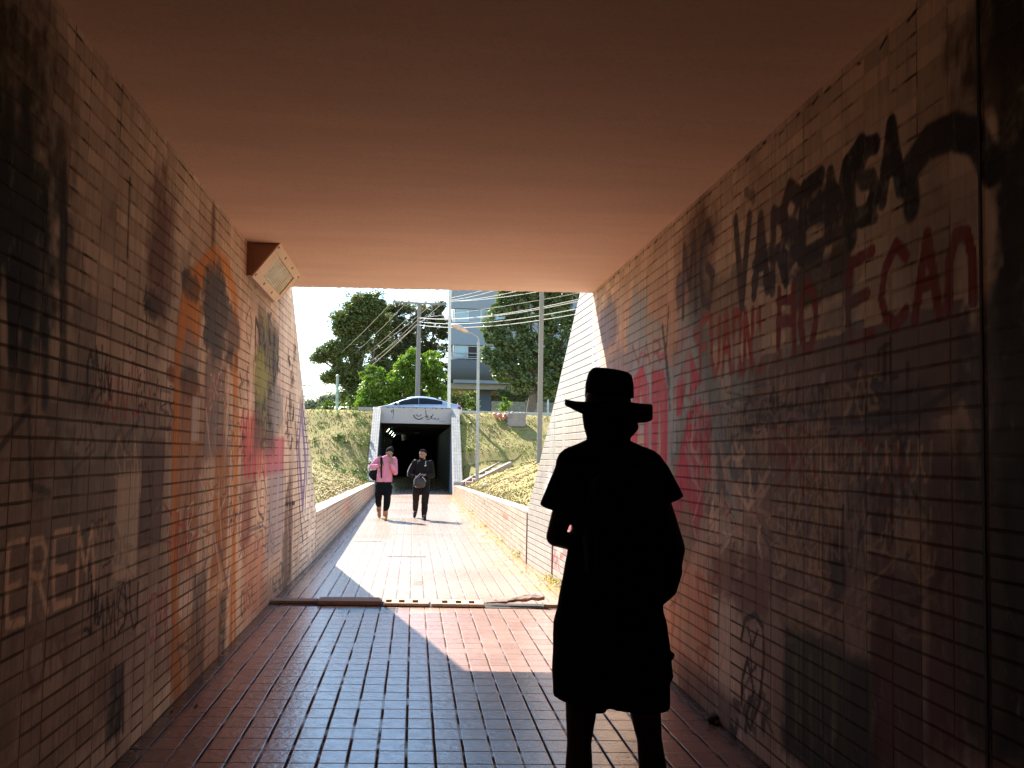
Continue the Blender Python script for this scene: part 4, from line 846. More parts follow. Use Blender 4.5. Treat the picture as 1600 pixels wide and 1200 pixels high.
# fence and posts below the building
FN = empty('garden_fence', (10, 66, 2.7), label='low pale panel fence with posts under the apartment block', cat='fence'); FN.matrix_world = Matrix.Identity(4)
fp0 = at_y(768, 640, 66); m_fn = plain('fence_panel', (.24, .25, .22), .8); m_fp = plain('fence_post', (.70, .74, .76), .5)
zt = at_y(800, 627.5, 66).z
for k in range(6):
    xa = fp0.x+k*1.15; MB().box((xa, 66, 2.6), (xa+1.09, 66.06, zt), .01).build('fence_panel', m_fn, FN); MB().box((xa+1.09, 65.97, 2.6), (xa+1.15, 66.09, zt+.1), .01).build('fence_post', m_fn, FN)
for u in (836.5, 856.5, 875):
    p = at_y(u, 615, 65.5); MB().cyl((p.x, 65.5, 2.6), (p.x, 65.5, at_y(u, 613, 65.5).z), .06, .06, 10).ball((p.x, 65.5, at_y(u, 613, 65.5).z), .075).build('bollard_post', m_fp, label='white post before the fence', cat='post', group='white posts before the fence')
# ------------------------------------------------------------------ trees
def crown_mesh(name, lobes, ncl, nl, cr, ls, mat, parent, seed, flat=.7, elong=.42, shell=.55, kind=None, droop=0.0):
    """lobes (centre, radii); leaves gather in clumps near the skin of every lobe"""
    rg = np.random.default_rng(seed); P = []; 
    tot = sum((r[0]*r[1]+r[0]*r[2])**.5 for c_, r in lobes)
    for c_, r_ in lobes:
        k = max(3, int(ncl*(r_[0]*r_[1]+r_[0]*r_[2])**.5/tot))
        d = rg.normal(size=(k, 3)); d /= np.linalg.norm(d, axis=1)[:, None]; rad = shell+(1.06-shell)*rg.random(k)**.6
        cc = np.array(c_)+d*np.array(r_)*rad[:, None]; size = cr*(.45+.9*rg.random(k))
        q = rg.normal(size=(k, nl, 3)); q /= np.linalg.norm(q, axis=2)[..., None]; q *= (rg.random((k, nl, 1))**.4)*size[:, None, None]; q[..., 2] *= flat
        P.append((cc[:, None, :]+q).reshape(-1, 3))
    P = np.concatenate(P); n = len(P); a = rg.normal(size=(n, 3)); a[:, 2] = a[:, 2]*.5-droop; a /= np.linalg.norm(a, axis=1)[:, None]
    b_ = rg.normal(size=(n, 3)); b_ -= a*(a*b_).sum(1)[:, None]; b_ /= np.linalg.norm(b_, axis=1)[:, None]; s = ls*(.6+.8*rg.random((n, 1)))
    V = np.stack([P-a*s*.5, P+b_*s*elong*.5, P+a*s*.5, P-b_*s*elong*.5], 1).reshape(-1, 3)
    return link(name, fromnp(name, V, np.arange(n*4).reshape(-1, 4)), mat, parent, kind=kind)
m_bark = plain('bark', (.16, .12, .09), .9, .35, 8, bump=.6)
def lobe(u, v_, rp, y, dz=None, depth=.8, jy=0): 
    c_ = at_y(u, v_, y+jy); r_ = rp*(y+jy)/FL; return (tuple(c_), (r_, r_*depth, r_*(dz or 1)))
def tree(name, y, base, lobes, ncl, nl, cr, ls, mat, seed, tr, twigs=26, droop=0, shell=.55, **kw):
    root = empty(name, (base[0], y, base[1]), **kw); root.matrix_world = Matrix.Identity(4)
    mb = MB(); r = random.Random(seed); b0 = Vector((base[0], y, base[1])); top = Vector(max(lobes, key=lambda l: l[0][2])[0]); fork = b0.lerp(Vector((sum(l[0][0] for l in lobes)/len(lobes), y, (b0.z+top.z)/2)), .75)
    mb.tube([b0+Vector((0, 0, -.3)), b0.lerp(fork, .35)+Vector((r.uniform(-.1, .1), 0, 0)), b0.lerp(fork, .7), fork], [tr*1.25, tr, tr*.8, tr*.6], 10); tk = mb.build('trunk', m_bark, root, True)
    lb = MB(); tips = []
    for c_, r_ in lobes:
        c_ = Vector(c_); s_ = b0.lerp(fork, r.uniform(.6, 1)); mid = s_.lerp(c_, .5)+Vector((r.uniform(-.3, .3), r.uniform(-.3, .3), r.uniform(0, .4))); lb.tube([s_, mid, c_], [tr*.42, tr*.28, tr*.12], 7); tips.append((c_, r_))
    for k in range(twigs):
        c_, r_ = r.choice(tips); d = Vector((r.gauss(0, 1), r.gauss(0, 1), r.gauss(.3, 1))).normalized(); e = c_+Vector((d.x*r_[0], d.y*r_[1], d.z*r_[2]))*.9; lb.tube([c_, c_.lerp(e, .5)+Vector((0, 0, .1)), e], [tr*.13, tr*.07, tr*.03], 5)
    lb.build('limbs', m_bark, root, True)
    crown_mesh('crown', lobes, ncl, nl, cr, ls, mat, root, seed, droop=droop, shell=shell); return root
m_lf1 = leafmat('dark_leaf', (.06, .085, .028), (.15, .19, .06), (.20, .19, .08), .42, .22)
m_lf2 = leafmat('bright_leaf', (.085, .15, .022), (.19, .28, .045), (.12, .20, .025), .4, .42)
m_lf3 = leafmat('glossy_leaf', (.06, .10, .03), (.22, .27, .13), (.12, .18, .05), .28, .2)
m_lf4 = leafmat('shrub_leaf', (.06, .10, .02), (.13, .20, .04), (.05, .08, .02), .45, .3)
m_lf5 = leafmat('far_leaf', (.16, .20, .17), (.24, .28, .22), (.27, .27, .21), .7, .2)
Yt = 78
lb_ = [lobe(565, 485, 30, Yt), lobe(582, 474, 20, Yt), lobe(545, 500, 26, Yt), lobe(536, 515, 17, Yt), lobe(575, 510, 30, Yt, jy=1), lobe(552, 535, 22, Yt), lobe(526, 545, 18, Yt, .6), lobe(510, 552, 15, Yt, .5), lobe(498, 560, 9, Yt, .5), lobe(540, 562, 22, Yt), lobe(560, 585, 24, Yt), lobe(525, 588, 16, Yt, .6), lobe(512, 592, 9, Yt, .5),
       lobe(592, 505, 20, Yt, jy=1), lobe(590, 545, 26, Yt, jy=2), lobe(545, 612, 20, Yt), lobe(570, 615, 24, Yt), lobe(600, 590, 26, Yt, jy=2)]
tree('broadleaf_tree', Yt, (-3.6, 2.6), lb_, 820, 90, .50, .21, m_lf1, 11, .34, 40, shell=.4, label='tall dark tree with an outstretched left branch against the sky', cat='tree')
Yt = 82
lb_ = [lobe(622, 480, 14, Yt, .7), lobe(640, 500, 22, Yt), lobe(668, 490, 20, Yt), lobe(685, 505, 18, Yt), lobe(620, 520, 26, Yt), lobe(650, 530, 28, Yt), lobe(680, 535, 26, Yt), lobe(640, 560, 28, Yt), lobe(672, 570, 30, Yt), lobe(690, 590, 22, Yt), lobe(625, 590, 26, Yt), lobe(655, 605, 30, Yt), lobe(688, 620, 20, Yt), lobe(603, 482, 8, Yt, .7), lobe(690, 478, 6, Yt), lobe(612, 500, 18, Yt), lobe(630, 545, 24, Yt), lobe(605, 560, 20, Yt)]
tree('broadleaf_tree', Yt, (-.6, 2.6), lb_, 620, 80, .46, .21, leafmat('olive_leaf', (.06, .07, .03), (.13, .14, .055), (.19, .165, .09), .5, .25), 12, .3, 60, shell=.4, label='sparser olive tree behind the utility pole', cat='tree')
Yt = 63
lb_ = [lobe(660, 570, 25, Yt), lobe(640, 575, 22, Yt), lobe(678, 585, 18, Yt), lobe(625, 590, 20, Yt), lobe(655, 600, 32, Yt), lobe(610, 605, 18, Yt), lobe(582, 590, 17, Yt), lobe(575, 610, 15, Yt), lobe(600, 625, 22, Yt), lobe(640, 625, 28, Yt), lobe(680, 610, 18, Yt), lobe(590, 640, 20, Yt), lobe(572, 632, 13, Yt), lobe(625, 645, 25, Yt), lobe(670, 640, 25, Yt)]
tree('mango_tree', Yt, (-.5, 2.6), lb_, 300, 110, .33, .20, m_lf2, 13, .22, 20, droop=.7, shell=.6, label='bushy bright green tree with drooping leaves behind the silver car', cat='tree')
Yt = 58
lb_ = [lobe(800, 480, 24, Yt), lobe(825, 465, 26, Yt), lobe(860, 455, 30, Yt), lobe(785, 500, 24, Yt), lobe(775, 520, 18, Yt), lobe(778, 545, 22, Yt), lobe(772, 565, 14, Yt), lobe(800, 530, 28, Yt), lobe(830, 510, 30, Yt), lobe(815, 560, 28, Yt), lobe(795, 580, 22, Yt), lobe(845, 545, 28, Yt), lobe(870, 500, 28, Yt), lobe(885, 530, 26, Yt), lobe(868, 570, 28, Yt), lobe(835, 590, 24, Yt), lobe(900, 480, 25, Yt), lobe(915, 520, 28, Yt), lobe(895, 570, 28, Yt), lobe(860, 600, 18, Yt), lobe(893, 605, 20, Yt), lobe(812, 600, 13, Yt), lobe(820, 440, 24, Yt), lobe(802, 462, 20, Yt), lobe(840, 450, 28, Yt), lobe(880, 450, 30, Yt)]
tree('magnolia_tree', Yt, (6.6, 2.6), lb_, 800, 110, .34, .20, m_lf3, 14, .3, 30, shell=.7, label='large dark glossy leaved tree in front of the apartment block', cat='tree')
def shrub(y, lobes, n, nl, cr, ls, mat, seed, base, **kw): return tree('shrub', y, base, lobes, n, nl, cr, ls, mat, seed, .05, 6, **kw)
shrub(66, [lobe(738, 622, 9, 66, 1.3), lobe(738, 640, 9, 66)], 30, 60, .25, .13, m_lf4, 15, (at_y(738, 640, 66).x, 2.6), label='bright shrub in front of the building pillars', cat='shrub')
shrub(64, [lobe(790, 628, 7, 64, 1.2), lobe(786, 640, 8, 64)], 16, 40, .2, .16, m_lf2, 16, (at_y(789, 640, 64).x, 2.6), droop=.4, label='small light green plant beside the pale fence', cat='shrub')
shrub(70, [lobe(715, 625, 14, 70), lobe(727, 628, 12, 70, 1.2), lobe(705, 632, 14, 70), lobe(722, 642, 16, 70)], 60, 80, .3, .15, m_lf1, 17, (at_y(715, 640, 70).x, 2.6), label='dark shrub under the left end of the apartment block', cat='shrub')
shrub(74, [lobe(800, 618, 20, 74, .6), lobe(830, 618, 20, 74, .6), lobe(865, 620, 24, 74, .7), lobe(782, 618, 12, 74, .6)], 70, 70, .35, .16, m_lf1, 18, (at_y(815, 640, 74).x, 2.6), label='dark hedge row behind the pale fence', cat='shrub')
shrub(68, [lobe(545, 632, 14, 68), lobe(520, 634, 11, 68), lobe(505, 640, 9, 68), lobe(570, 640, 14, 68), lobe(560, 628, 9, 68)], 60, 70, .3, .16, m_lf4, 19, (at_y(540, 640, 68).x, 2.6), label='low green bushes at the left foot of the tall dark tree', cat='shrub')
Yt = 210
lb_ = [lobe(u, v_, rr, Yt, .7) for u, v_, rr in ((470, 640, 12), (482, 634, 9), (497, 632, 11), (512, 626, 11), (528, 624, 12), (545, 622, 12), (565, 630, 14), (460, 632, 8), (440, 634, 12), (590, 630, 16), (420, 636, 14))]
crown_mesh('distant_wood', lb_, 190, 55, 1.3, .7, m_lf5, None, 20, kind='stuff')
wr_ = random.Random(33); wl_ = []
for k in range(26):
    y = wr_.uniform(36.5, 41.7); off = .25+abs(wr_.gauss(0, .9)); sd = -1 if wr_.random() < .8 else 1; wl_.append(((xin(sd, y)+sd*off, y, gz(sd, off, y)+.03), (wr_.uniform(.15, .4), wr_.uniform(.2, .4), wr_.uniform(.06, .15))))
crown_mesh('ground_cover', wl_, 300, 26, .10, .06, m_lf4, None, 34, shell=.1, kind='stuff')
# ------------------------------------------------------------------ silver car
CY = 47.0; cx0 = -2.50
CAR = empty('parked_car', (cx0, CY, 2.702), label='silver saloon car with dark tinted windows on the road above', cat='car')
b = NB('silver_paint'); b.b.inputs['Coat Weight'].default_value = .6; m_cp = b.fin((.50, .56, .62), .28, .55)
b = NB('tinted_glass'); m_tint = b.fin((.012, .013, .017), .12, 0, .35); m_blkp = plain('black_plastic', (.02, .02, .02), .5); m_tyre = plain('tyre_rubber', (.02, .02, .02), .9); m_rim = plain('alloy_rim', (.5, .5, .52), .3, .05, metal=.8)
b = NB('tail_red'); m_tail = b.fin((.45, .02, .03), .2); m_hl = NB('head_glass').fin((.7, .72, .75), .1)
Ln = 4.62; st_x = [0, .06, .25, .6, 1.05, 1.42, 1.75, 2.15, 2.6, 3.0, 3.4, 3.75, 4.05, 4.3, 4.52, 4.62]
def belt(x): return pw(x, [0, .25, .8, 1.35, 2.5, 3.6, 4.1, 4.5, 4.62], [.58, .70, .84, .93, .97, 1.01, 1.03, 1.00, .90])
def roof(x): return pw(x, [0, .25, .8, 1.25, 1.6, 1.95, 2.3, 2.65, 3.0, 3.35, 3.7, 4.0, 4.25, 4.5, 4.62], [.60, .74, .87, .965, 1.12, 1.28, 1.385, 1.42, 1.41, 1.36, 1.27, 1.16, 1.09, 1.06, .95])
def hw(x): return pw(x, [0, .1, .4, 1, 2.3, 3.6, 4.3, 4.62], [.55, .70, .84, .89, .91, .90, .84, .66])
vs = []; fs = []; xs_ = np.linspace(0, Ln, 60)
def ring(x):
    W = hw(x); zb = belt(x); zr = roof(x); th = min(1, max(0, (zr-zb)/.38)); Wr = W-.05-.27*th; zb0 = .20+.12*max(0, (.4-x)/.4)+.10*max(0, (x-4.2)/.4)
    pts = [(W*.90, zb0), (W*.98, .34), (W, .55), (W*.995, .72), (W*.965, zb-.03), (W*.94, zb), (lerp(W*.93, Wr, .5), lerp(zb, zr, .55)), (Wr, zr-.07*th-.01), (Wr*.80, zr-.02*th-.003), (Wr*.4, zr), (0, zr+.004)]
    return pts+[(-a, z) for a, z in pts[-2::-1]]
for x in xs_: vs += [(x, a, z) for a, z in ring(x)]
n = 21
for i in range(len(xs_)-1):
    for k in range(n-1): fs.append((i*n+k, i*n+k+1, (i+1)*n+k+1, (i+1)*n+k))
    fs.append((i*n+n-1, i*n, (i+1)*n, (i+1)*n+n-1))
fs += [tuple(range(n))[::-1], tuple((len(xs_)-1)*n+k for k in range(n))]
body = mesh('body', vs, fs, m_cp, CAR, True)
def side_glass(x0, x1, f0, f1, slope0, slope1, nm):
    for sgn in (1, -1):
        V_ = []; F_ = []; N_ = 14
        for i in range(N_+1):
            x = lerp(x0, x1, i/N_); W = hw(x); zb = belt(x); zr = roof(x); th = min(1, max(0, (zr-zb)/.38)); Wr = W-.05-.27*th
            a0, z0 = W*.94, zb; a1, z1 = lerp(W*.93, Wr, .5), lerp(zb, zr, .55); a2, z2 = Wr, zr-.07*th-.01
            top = .93
            for t in (.10, .5, top):
                if t < .55: q = t/.55; a, z = lerp(a0, a1, q), lerp(z0, z1, q)
                else: q = (t-.55)/.45; a, z = lerp(a1, a2, q), lerp(z1, z2, q)
                V_.append((x, sgn*(a+.012), z))
        for i in range(N_):
            for k in range(2): q = (i*3+k, i*3+k+1, (i+1)*3+k+1, (i+1)*3+k); F_.append(q if sgn > 0 else q[::-1])
        mesh(nm, V_, F_, m_tint, CAR, True)
side_glass(1.55, 2.64, 0, 0, 0, 0, 'front_window'); side_glass(2.66, 3.72, 0, 0, 0, 0, 'rear_window')
def screen(x0, x1, nm):
    V_ = []; F_ = []
    for i in range(7):
        x = lerp(x0, x1, i/6); W = hw(x); zb = belt(x); zr = roof(x); th = min(1, max(0, (zr-zb)/.38)); Wr = W-.05-.27*th
        for a, z in ((-Wr*.86, zr-.03*th), (-Wr*.4, zr), (0, zr+.004), (Wr*.4, zr), (Wr*.86, zr-.03*th)): V_.append((x, a, z+.012))
    for i in range(6):
        for k in range(4): F_.append((i*5+k, (i+1)*5+k, (i+1)*5+k+1, i*5+k+1))
    mesh(nm, V_, F_, m_tint, CAR, True)
screen(1.30, 2.1, 'windscreen'); screen(3.45, 4.05, 'rear_screen')
for sgn in (-1, 1):
    mb = MB(); mb.ball((1.72, sgn*1.0, 1.03), (.07, .10, .065)); mb.box((1.70, min(sgn*.86, sgn*.96), .98), (1.76, max(sgn*.86, sgn*.96), 1.02)); mb.build('side_mirror', m_cp, CAR, True)
    MB().ball((4.50, sgn*.66, .90), (.10, .15, .09)).build('tail_light', m_tail, CAR, True); MB().ball((.16, sgn*.56, .63), (.16, .14, .075)).build('headlight', m_hl, CAR, True)
    for hx in (2.45, 3.4): MB().box((hx, sgn*.90-.015, .90), (hx+.16, sgn*.90+.03, .925), .006).build('door_handle', m_cp, CAR)
    for wx in (.92, 3.62):
        W_ = MB().cyl((wx, sgn*.70, .31), (wx, sgn*.915, .31), .315, .315, 28).build('wheel', m_tyre, CAR); MB().cyl((wx, sgn*.912, .31), (wx, sgn*.93, .31), .21, .19, 20).build('rim', m_rim, W_)
MB().box((3.55, -.02, 1.30), (3.67, .02, 1.40), .01).build('roof_aerial', m_cp, CAR)
# ------------------------------------------------------------------ people
def hand(mb, wr, d, nrm, sd, curl=.5, s=1.0):
    """palm from the wrist along d; nrm = palm normal (fingers curl towards it); sd = thumb side"""
    wr, d, nrm, sd = (Vector(a) for a in (wr, d, nrm, sd)); d.normalize(); nrm = (nrm-d*nrm.dot(d)).normalized(); sd = (sd-d*sd.dot(d)-nrm*sd.dot(nrm)).normalized()
    for k, off in enumerate((.030, .010, -.010, -.029)):
        kn = wr+d*(.088-.004*k)*s+sd*off*s; mb.limb([wr+sd*off*.6*s, kn], [.014*s, .012*s], 8)
        L_ = (.042, .048, .044, .034)[k]*s; dd = d.copy(); p = kn; pts = [p]; rs = [.0098*s]
        for j in range(3):
            dd = (dd*math.cos(curl*(.7+.25*j))+nrm*math.sin(curl*(.7+.25*j))).normalized(); p = p+dd*L_*(1, .65, .5)[j]; pts.append(p); rs.append((.0090, .0082, .0070)[j]*s)
        mb.limb(pts, rs, 8)
    t0 = wr+d*.025*s+sd*.025*s; t1 = t0+(d*.5+sd*.8+nrm*.35).normalized()*.042*s; t2 = t1+(d*.85+sd*.3+nrm*.5).normalized()*.035*s; mb.limb([wr+d*.01*s, t0, t1, t2], [.015*s, .014*s, .011*s, .0085*s], 8)
def head(mb, c_, f, up=(0, 0, 1), s=1.0):
    """c_ = skull centre, f = facing"""
    c_, f, up = Vector(c_), Vector(f).normalized(), Vector(up).normalized(); rt = f.cross(up).normalized(); up = rt.cross(f).normalized()
    R3 = Matrix((rt, f, up)).transposed()
    def W(x, y, z): return c_+rt*x*s+f*y*s+up*z*s
    mb.ball(W(0, -.005, .02), (.076*s, .096*s, .088*s), R3, 3); mb.ball(W(0, .022, -.035), (.062*s, .072*s, .075*s), R3, 3); mb.ball(W(0, .055, -.085), (.032*s, .032*s, .026*s), R3)
    mb.limb([W(0, .088, .012), W(0, .108, -.026)], [.010*s, .016*s], 10); mb.ball(W(0, .086, -.058), (.026*s, .014*s, .011*s), R3); mb.ball(W(.03, .074, .018), (.022*s, .014*s, .012*s), R3); mb.ball(W(-.03, .074, .018), (.022*s, .014*s, .012*s), R3)
    for q in (-1, 1): mb.ball(W(q*.078, -.005, -.005), (.010*s, .020*s, .032*s), R3)
    return W, R3
def eyes(W, root, s=1.0):
    for q in (-1, 1): MB().ball(W(q*.031, .082, .003), .012*s).build('eye', m_eye, root, True)
m_eye = plain('eye_dark', (.03, .02, .02), .2, .05); 
def skin(nm, c_): b = NB(nm); b.b.inputs['Subsurface Weight'].default_value = .08; b.b.inputs['Subsurface Radius'].default_value = (.01, .004, .002); return b.fin(b.mix(b.ramp(b.noise(b.obj(), 12, 4), .3, .7), tuple(x*.85 for x in c_), c_), .5)
def cloth(nm, c_, rough=.95, var=.2): return plain(nm, c_, rough, var, 9, bump=.4, spec=.05)
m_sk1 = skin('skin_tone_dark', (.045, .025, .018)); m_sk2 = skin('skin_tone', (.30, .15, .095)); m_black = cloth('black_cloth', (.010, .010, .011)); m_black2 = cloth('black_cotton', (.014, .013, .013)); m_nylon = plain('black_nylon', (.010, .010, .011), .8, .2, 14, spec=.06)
# --- the man with the hat, seen from behind
K = 3.45
def hp(u, v_, y=K): return at_y(u, v_, y)
MAN = empty('person', (.68, K, 0), label='silhouetted person in a wide brimmed hat and long shorts standing with back turned', cat='person'); MAN.matrix_world = Matrix.Identity(4)
mb = MB(); hc = hp(951, 641, K-.0); 
hW, hR = head(mb, hc, (.62, .78, -.05), s=1.0)
neck = hp(953, 690); ch = hp(955, 760); pel = hp(955, 955)
mb.limb([hc+Vector((0, 0, -.05)), neck+Vector((0, 0, -.02))], [.062, .066], 16)
mb.loft([(hp(955, 700), (.12, 0, 0), (0, .07, 0)), (hp(955, 730), (.165, 0, 0), (0, .10, 0)), (hp(957, 800), (.14, 0, 0), (0, .11, 0)), (hp(955, 900), (.14, 0, 0), (0, .10, 0)), (hp(952, 970), (.165, 0, 0), (0, .11, 0)), (hp(952, 1020), (.15, 0, 0), (0, .10, 0))], 28, 2.3)
shl, shr = hp(897, 742), hp(1010, 742); ell_ = hp(868, 838, K-.02); elr = hp(1052, 858, K-.03); wrl = hp(903, 852, K+.19); wrr = hp(1042, 925, K+.06)
mb.limb([shl, ell_], [.046, .032]); mb.limb([ell_, ell_.lerp(wrl, .5), wrl], [.034, .030, .026]); mb.limb([shr, elr], [.055, .042]); mb.limb([elr, elr.lerp(wrr, .5), wrr], [.041, .037, .028])
hand(mb, wrl, (.6, .75, .1), (.3, .1, -1), (-.2, .3, 1), .7); hand(mb, wrr, (-.5, .3, -.8), (-.7, .5, 0), (.1, 1, 0), .25)
kl, kr = hp(905, 1160, K+.02), hp(1014, 1150, K-.02)
al, ar = Vector((kl.x-.012, K-.02, .09)), Vector((kr.x+.045, K-.06, .09))
mb.limb([hp(915, 1000), kl], [.078, .042]); mb.limb([hp(992, 1000), kr], [.080, .044])
for k_, a_ in ((kl, al), (kr, ar)):
    mb.limb([k_, k_.lerp(a_, .3)+Vector((0, -.015, 0)), k_.lerp(a_, .65), a_], [.042, .050, .040, .032]); mb.limb([a_, a_+Vector((.0, -.03, -.04))], [.036, .034]); mb.limb([a_+Vector((0, -.02, -.045)), a_+Vector((.01, .12, -.055))], [.036, .034])
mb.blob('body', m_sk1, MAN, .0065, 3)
eyes(hW, MAN)
# shoes
for a_ in (al, ar):
    s_ = MB(); s_.loft([(a_+Vector((0, -.075, -.045)), (.030, 0, 0), (0, 0, .042)), (a_+Vector((0, -.03, -.04)), (.040, 0, 0), (0, 0, .05)), (a_+Vector((.005, .06, -.05)), (.046, 0, 0), (0, 0, .040)), (a_+Vector((.01, .14, -.062)), (.048, 0, 0), (0, 0, .028)), (a_+Vector((.012, .20, -.068)), (.03, 0, 0), (0, 0, .02))], 20, 2.6); s_.blob('shoe', m_nylon, MAN, .008, 2)
# shirt: torso, flaring sleeves, hanging hem
mb = MB()
def fr(v_, l, r_, dp_): c_ = hp((l+r_)/2, v_); return (c_, ((r_-l)/2*K/FL, 0, 0), (0, dp_, 0))
mb.loft([fr(684, 922, 980, .06), fr(689, 913, 986, .07), fr(696, 897, 1004, .085), fr(702, 881, 1022, .095), fr(710, 872, 1033, .105), fr(722, 867, 1041, .115), fr(742, 866, 1046, .125), fr(775, 886, 1040, .14), fr(806, 896, 1032, .14), fr(830, 896, 1032, .14), fr(856, 888, 1034, .145), fr(898, 880, 1034, .15), fr(934, 873, 1034, .152), fr(975, 869, 1038, .155)], 40, 2.3)
def sleeve(a, b_, rA, rB, dd):
    a, b_ = Vector(a), Vector(b_); d = (b_-a).normalized(); s1 = Vector((0, 1, 0)); s2 = d.cross(s1)
    mb.loft([(a, s1*dd, s2*rA), (a.lerp(b_, .5), s1*dd, s2*lerp(rA, rB, .5)), (b_, s1*dd, s2*rB)], 24, 2.6)
sleeve(hp(886, 733), hp(863, 797), .040, .048, .06); sleeve(hp(1025, 733), hp(1045, 784), .040, .054, .06)
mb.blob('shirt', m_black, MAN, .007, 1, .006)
# long loose shorts with an outer flap
mb = MB()
mb.loft([(hp(954, 935), (.165, 0, 0), (0, .14, 0)), (hp(953, 975), (.19, 0, 0), (0, .155, 0)), (hp(955, 1020), (.196, 0, 0), (0, .16, 0)), (hp(957, 1054), (.198, 0, 0), (0, .16, 0))], 40, 2.6)
mb.loft([(hp(905, 990), (.085, 0, 0), (0, .13, 0)), (hp(905, 1050), (.090, 0, 0), (0, .13, 0)), (hp(904, 1088), (.086, 0, -.004), (0, .12, 0))], 26, 2.6)
mb.loft([(hp(935, 1000), (.05, 0, 0), (0, .12, 0)), (hp(930, 1070), (.05, 0, 0), (0, .12, 0)), (hp(928, 1104), (.035, 0, 0), (0, .10, 0))], 26, 2.6)
mb.loft([(hp(993, 1000), (.105, 0, 0), (0, .13, 0)), (hp(993, 1060), (.108, 0, 0), (0, .13, 0)), (hp(994, 1102), (.106, 0, 0), (0, .12, 0))], 26, 2.8)
mb.ball(hp(1049, 1024, K-.02), .012); mb.ball(hp(1046, 1056, K-.02), .014)
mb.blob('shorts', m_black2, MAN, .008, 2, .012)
# right hand in the shirt pocket: cuff of cloth over the forearm
mb = MB(); mb.loft([(hp(1050, 862, K-.03), (.030, 0, 0), (0, .06, 0)), (hp(1044, 895, K), (.045, 0, 0), (0, .08, 0)), (hp(1034, 925, K+.03), (.045, 0, 0), (0, .09, 0)), (hp(1024, 945, K+.03), (.02, 0, 0), (0, .05, 0))], 20); mb.blob('shirt_fold', m_black, MAN, .008, 2)
# hat
HT = empty('hat', label='black wide brimmed hat on the head of the silhouetted person', cat='hat'); mb = MB()
c0 = hp(951, 622)
mb.loft([(hp(952, 622), (.082, 0, .0), (0, .098, 0)), (hp(952, 600), (.080, 0, 0), (0, .096, 0)), (hp(953, 585), (.073, 0, -.005), (0, .088, 0)), (hp(953, 579), (.060, 0, -.008), (0, .074, 0))], 36, 2.5)
mb.blob('crown', m_black, HT, .005, 3)
vs = []; fs = []; NR, NT = 8, 72
for lay in (0, 1):
    for i in range(NR+1):
        for k in range(NT):
            t = 2*math.pi*k/NT; rr = lerp(.070, 1, i/NR) if False else i/NR
            ex = lerp(.078, .150, rr); ey = lerp(.094, .165, rr); droop = -.040*rr**1.1*max(0, -math.sin(t))-.004*rr-.012*rr**2*abs(math.sin(t))+.010*rr*max(0, math.cos(t))*0
            curl = .012*rr**2*max(0, -math.cos(t)-.35)*1.4; vs.append((c0.x+ex*math.cos(t), c0.y+ey*math.sin(t), c0.z-.014+droop+curl-lay*(.014+.022*max(0, math.cos(t))*rr)))
n1_ = (NR+1)*NT
for i in range(NR):
    for k in range(NT):
        a, b_, c_, d = i*NT+k, i*NT+(k+1) % NT, (i+1)*NT+(k+1) % NT, (i+1)*NT+k; fs += [(a, d, c_, b_), (n1_+a, n1_+b_, n1_+c_, n1_+d)]
for k in range(NT):
    fs += [(NR*NT+k, NR*NT+k+n1_, NR*NT+(k+1) % NT+n1_, NR*NT+(k+1) % NT), (k, (k+1) % NT, (k+1) % NT+n1_, k+n1_)]
mesh('brim', vs, fs, m_black, HT, True)
# hood of dark cloth round the head and nape, angular at the jaw like the face covering in the picture
mb = MB(); fr = lambda v_, l, r_, dp_: (hp((l+r_)/2, v_), ((r_-l)/2*K/FL, 0, 0), (0, dp_, 0)); ff = Vector((.62, .78, 0)).normalized(); rr_ = Vector((ff.y, -ff.x, 0))
mb.loft([(hp(950, 630), (.088, 0, 0), (0, .100, 0)), (hp(951, 650), (.090, 0, 0), (0, .100, 0)), (hp(949, 668), (.080, 0, 0), (0, .092, 0)), (hp(950, 684), (.072, 0, 0), (0, .082, 0)), (hp(951, 694), (.08, 0, 0), (0, .08, 0))], 30, 2.2)
mb.loft([fr(636, 930, 989, .05), fr(655, 930, 994, .05), fr(669, 930, 997, .05), fr(678, 930, 990, .05), fr(688, 930, 979, .045)], 24, 5)
mb.blob('face_covering', m_black2, MAN, .006, 1)
# backpack
BP = empty('backpack', label='black backpack worn on the back of the silhouetted person', cat='backpack'); mb = MB(); by_ = K-.20
mb.loft([(hp(975, 905, by_), (.105, 0, 0), (0, .06, 0)), (hp(975, 895, by_), (.125, 0, 0), (0, .08, 0)), (hp(975, 840, by_), (.130, 0, 0), (0, .10, 0)), (hp(975, 775, by_), (.122, 0, 0), (0, .09, 0)), (hp(975, 745, by_), (.095, 0, 0), (0, .07, 0)), (hp(975, 733, by_), (.05, 0, 0), (0, .04, 0))], 34, 3)
mb.blob('bag_body', m_nylon, BP, .009, 3, .008)
mb = MB(); mb.loft([(hp(975, 890, by_-.09), (.09, 0, 0), (0, .03, 0)), (hp(975, 850, by_-.10), (.095, 0, 0), (0, .04, 0)), (hp(975, 825, by_-.095), (.08, 0, 0), (0, .02, 0))], 24, 4); mb.blob('front_pocket', m_nylon, BP, .008, 2)
mb = MB(); mb.tube([hp(968, 735, by_), hp(968, 727, by_+.01), hp(982, 727, by_+.01), hp(982, 735, by_)], .006, 6); mb.build('carry_loop', m_nylon, BP, True)
for u in (930, 1010):
    mb = MB(); p = [hp(u+6*(u < 975)-6*(u > 975), 748, by_+.05), hp(u, 715, K-.08), hp(u, 705, K+.02), hp(u, 722, K+.14), hp(u, 800, K+.16), hp(u, 880, K+.08)]
    mb.tube(p, .013, 8); mb.build('shoulder_strap', m_nylon, BP, True)
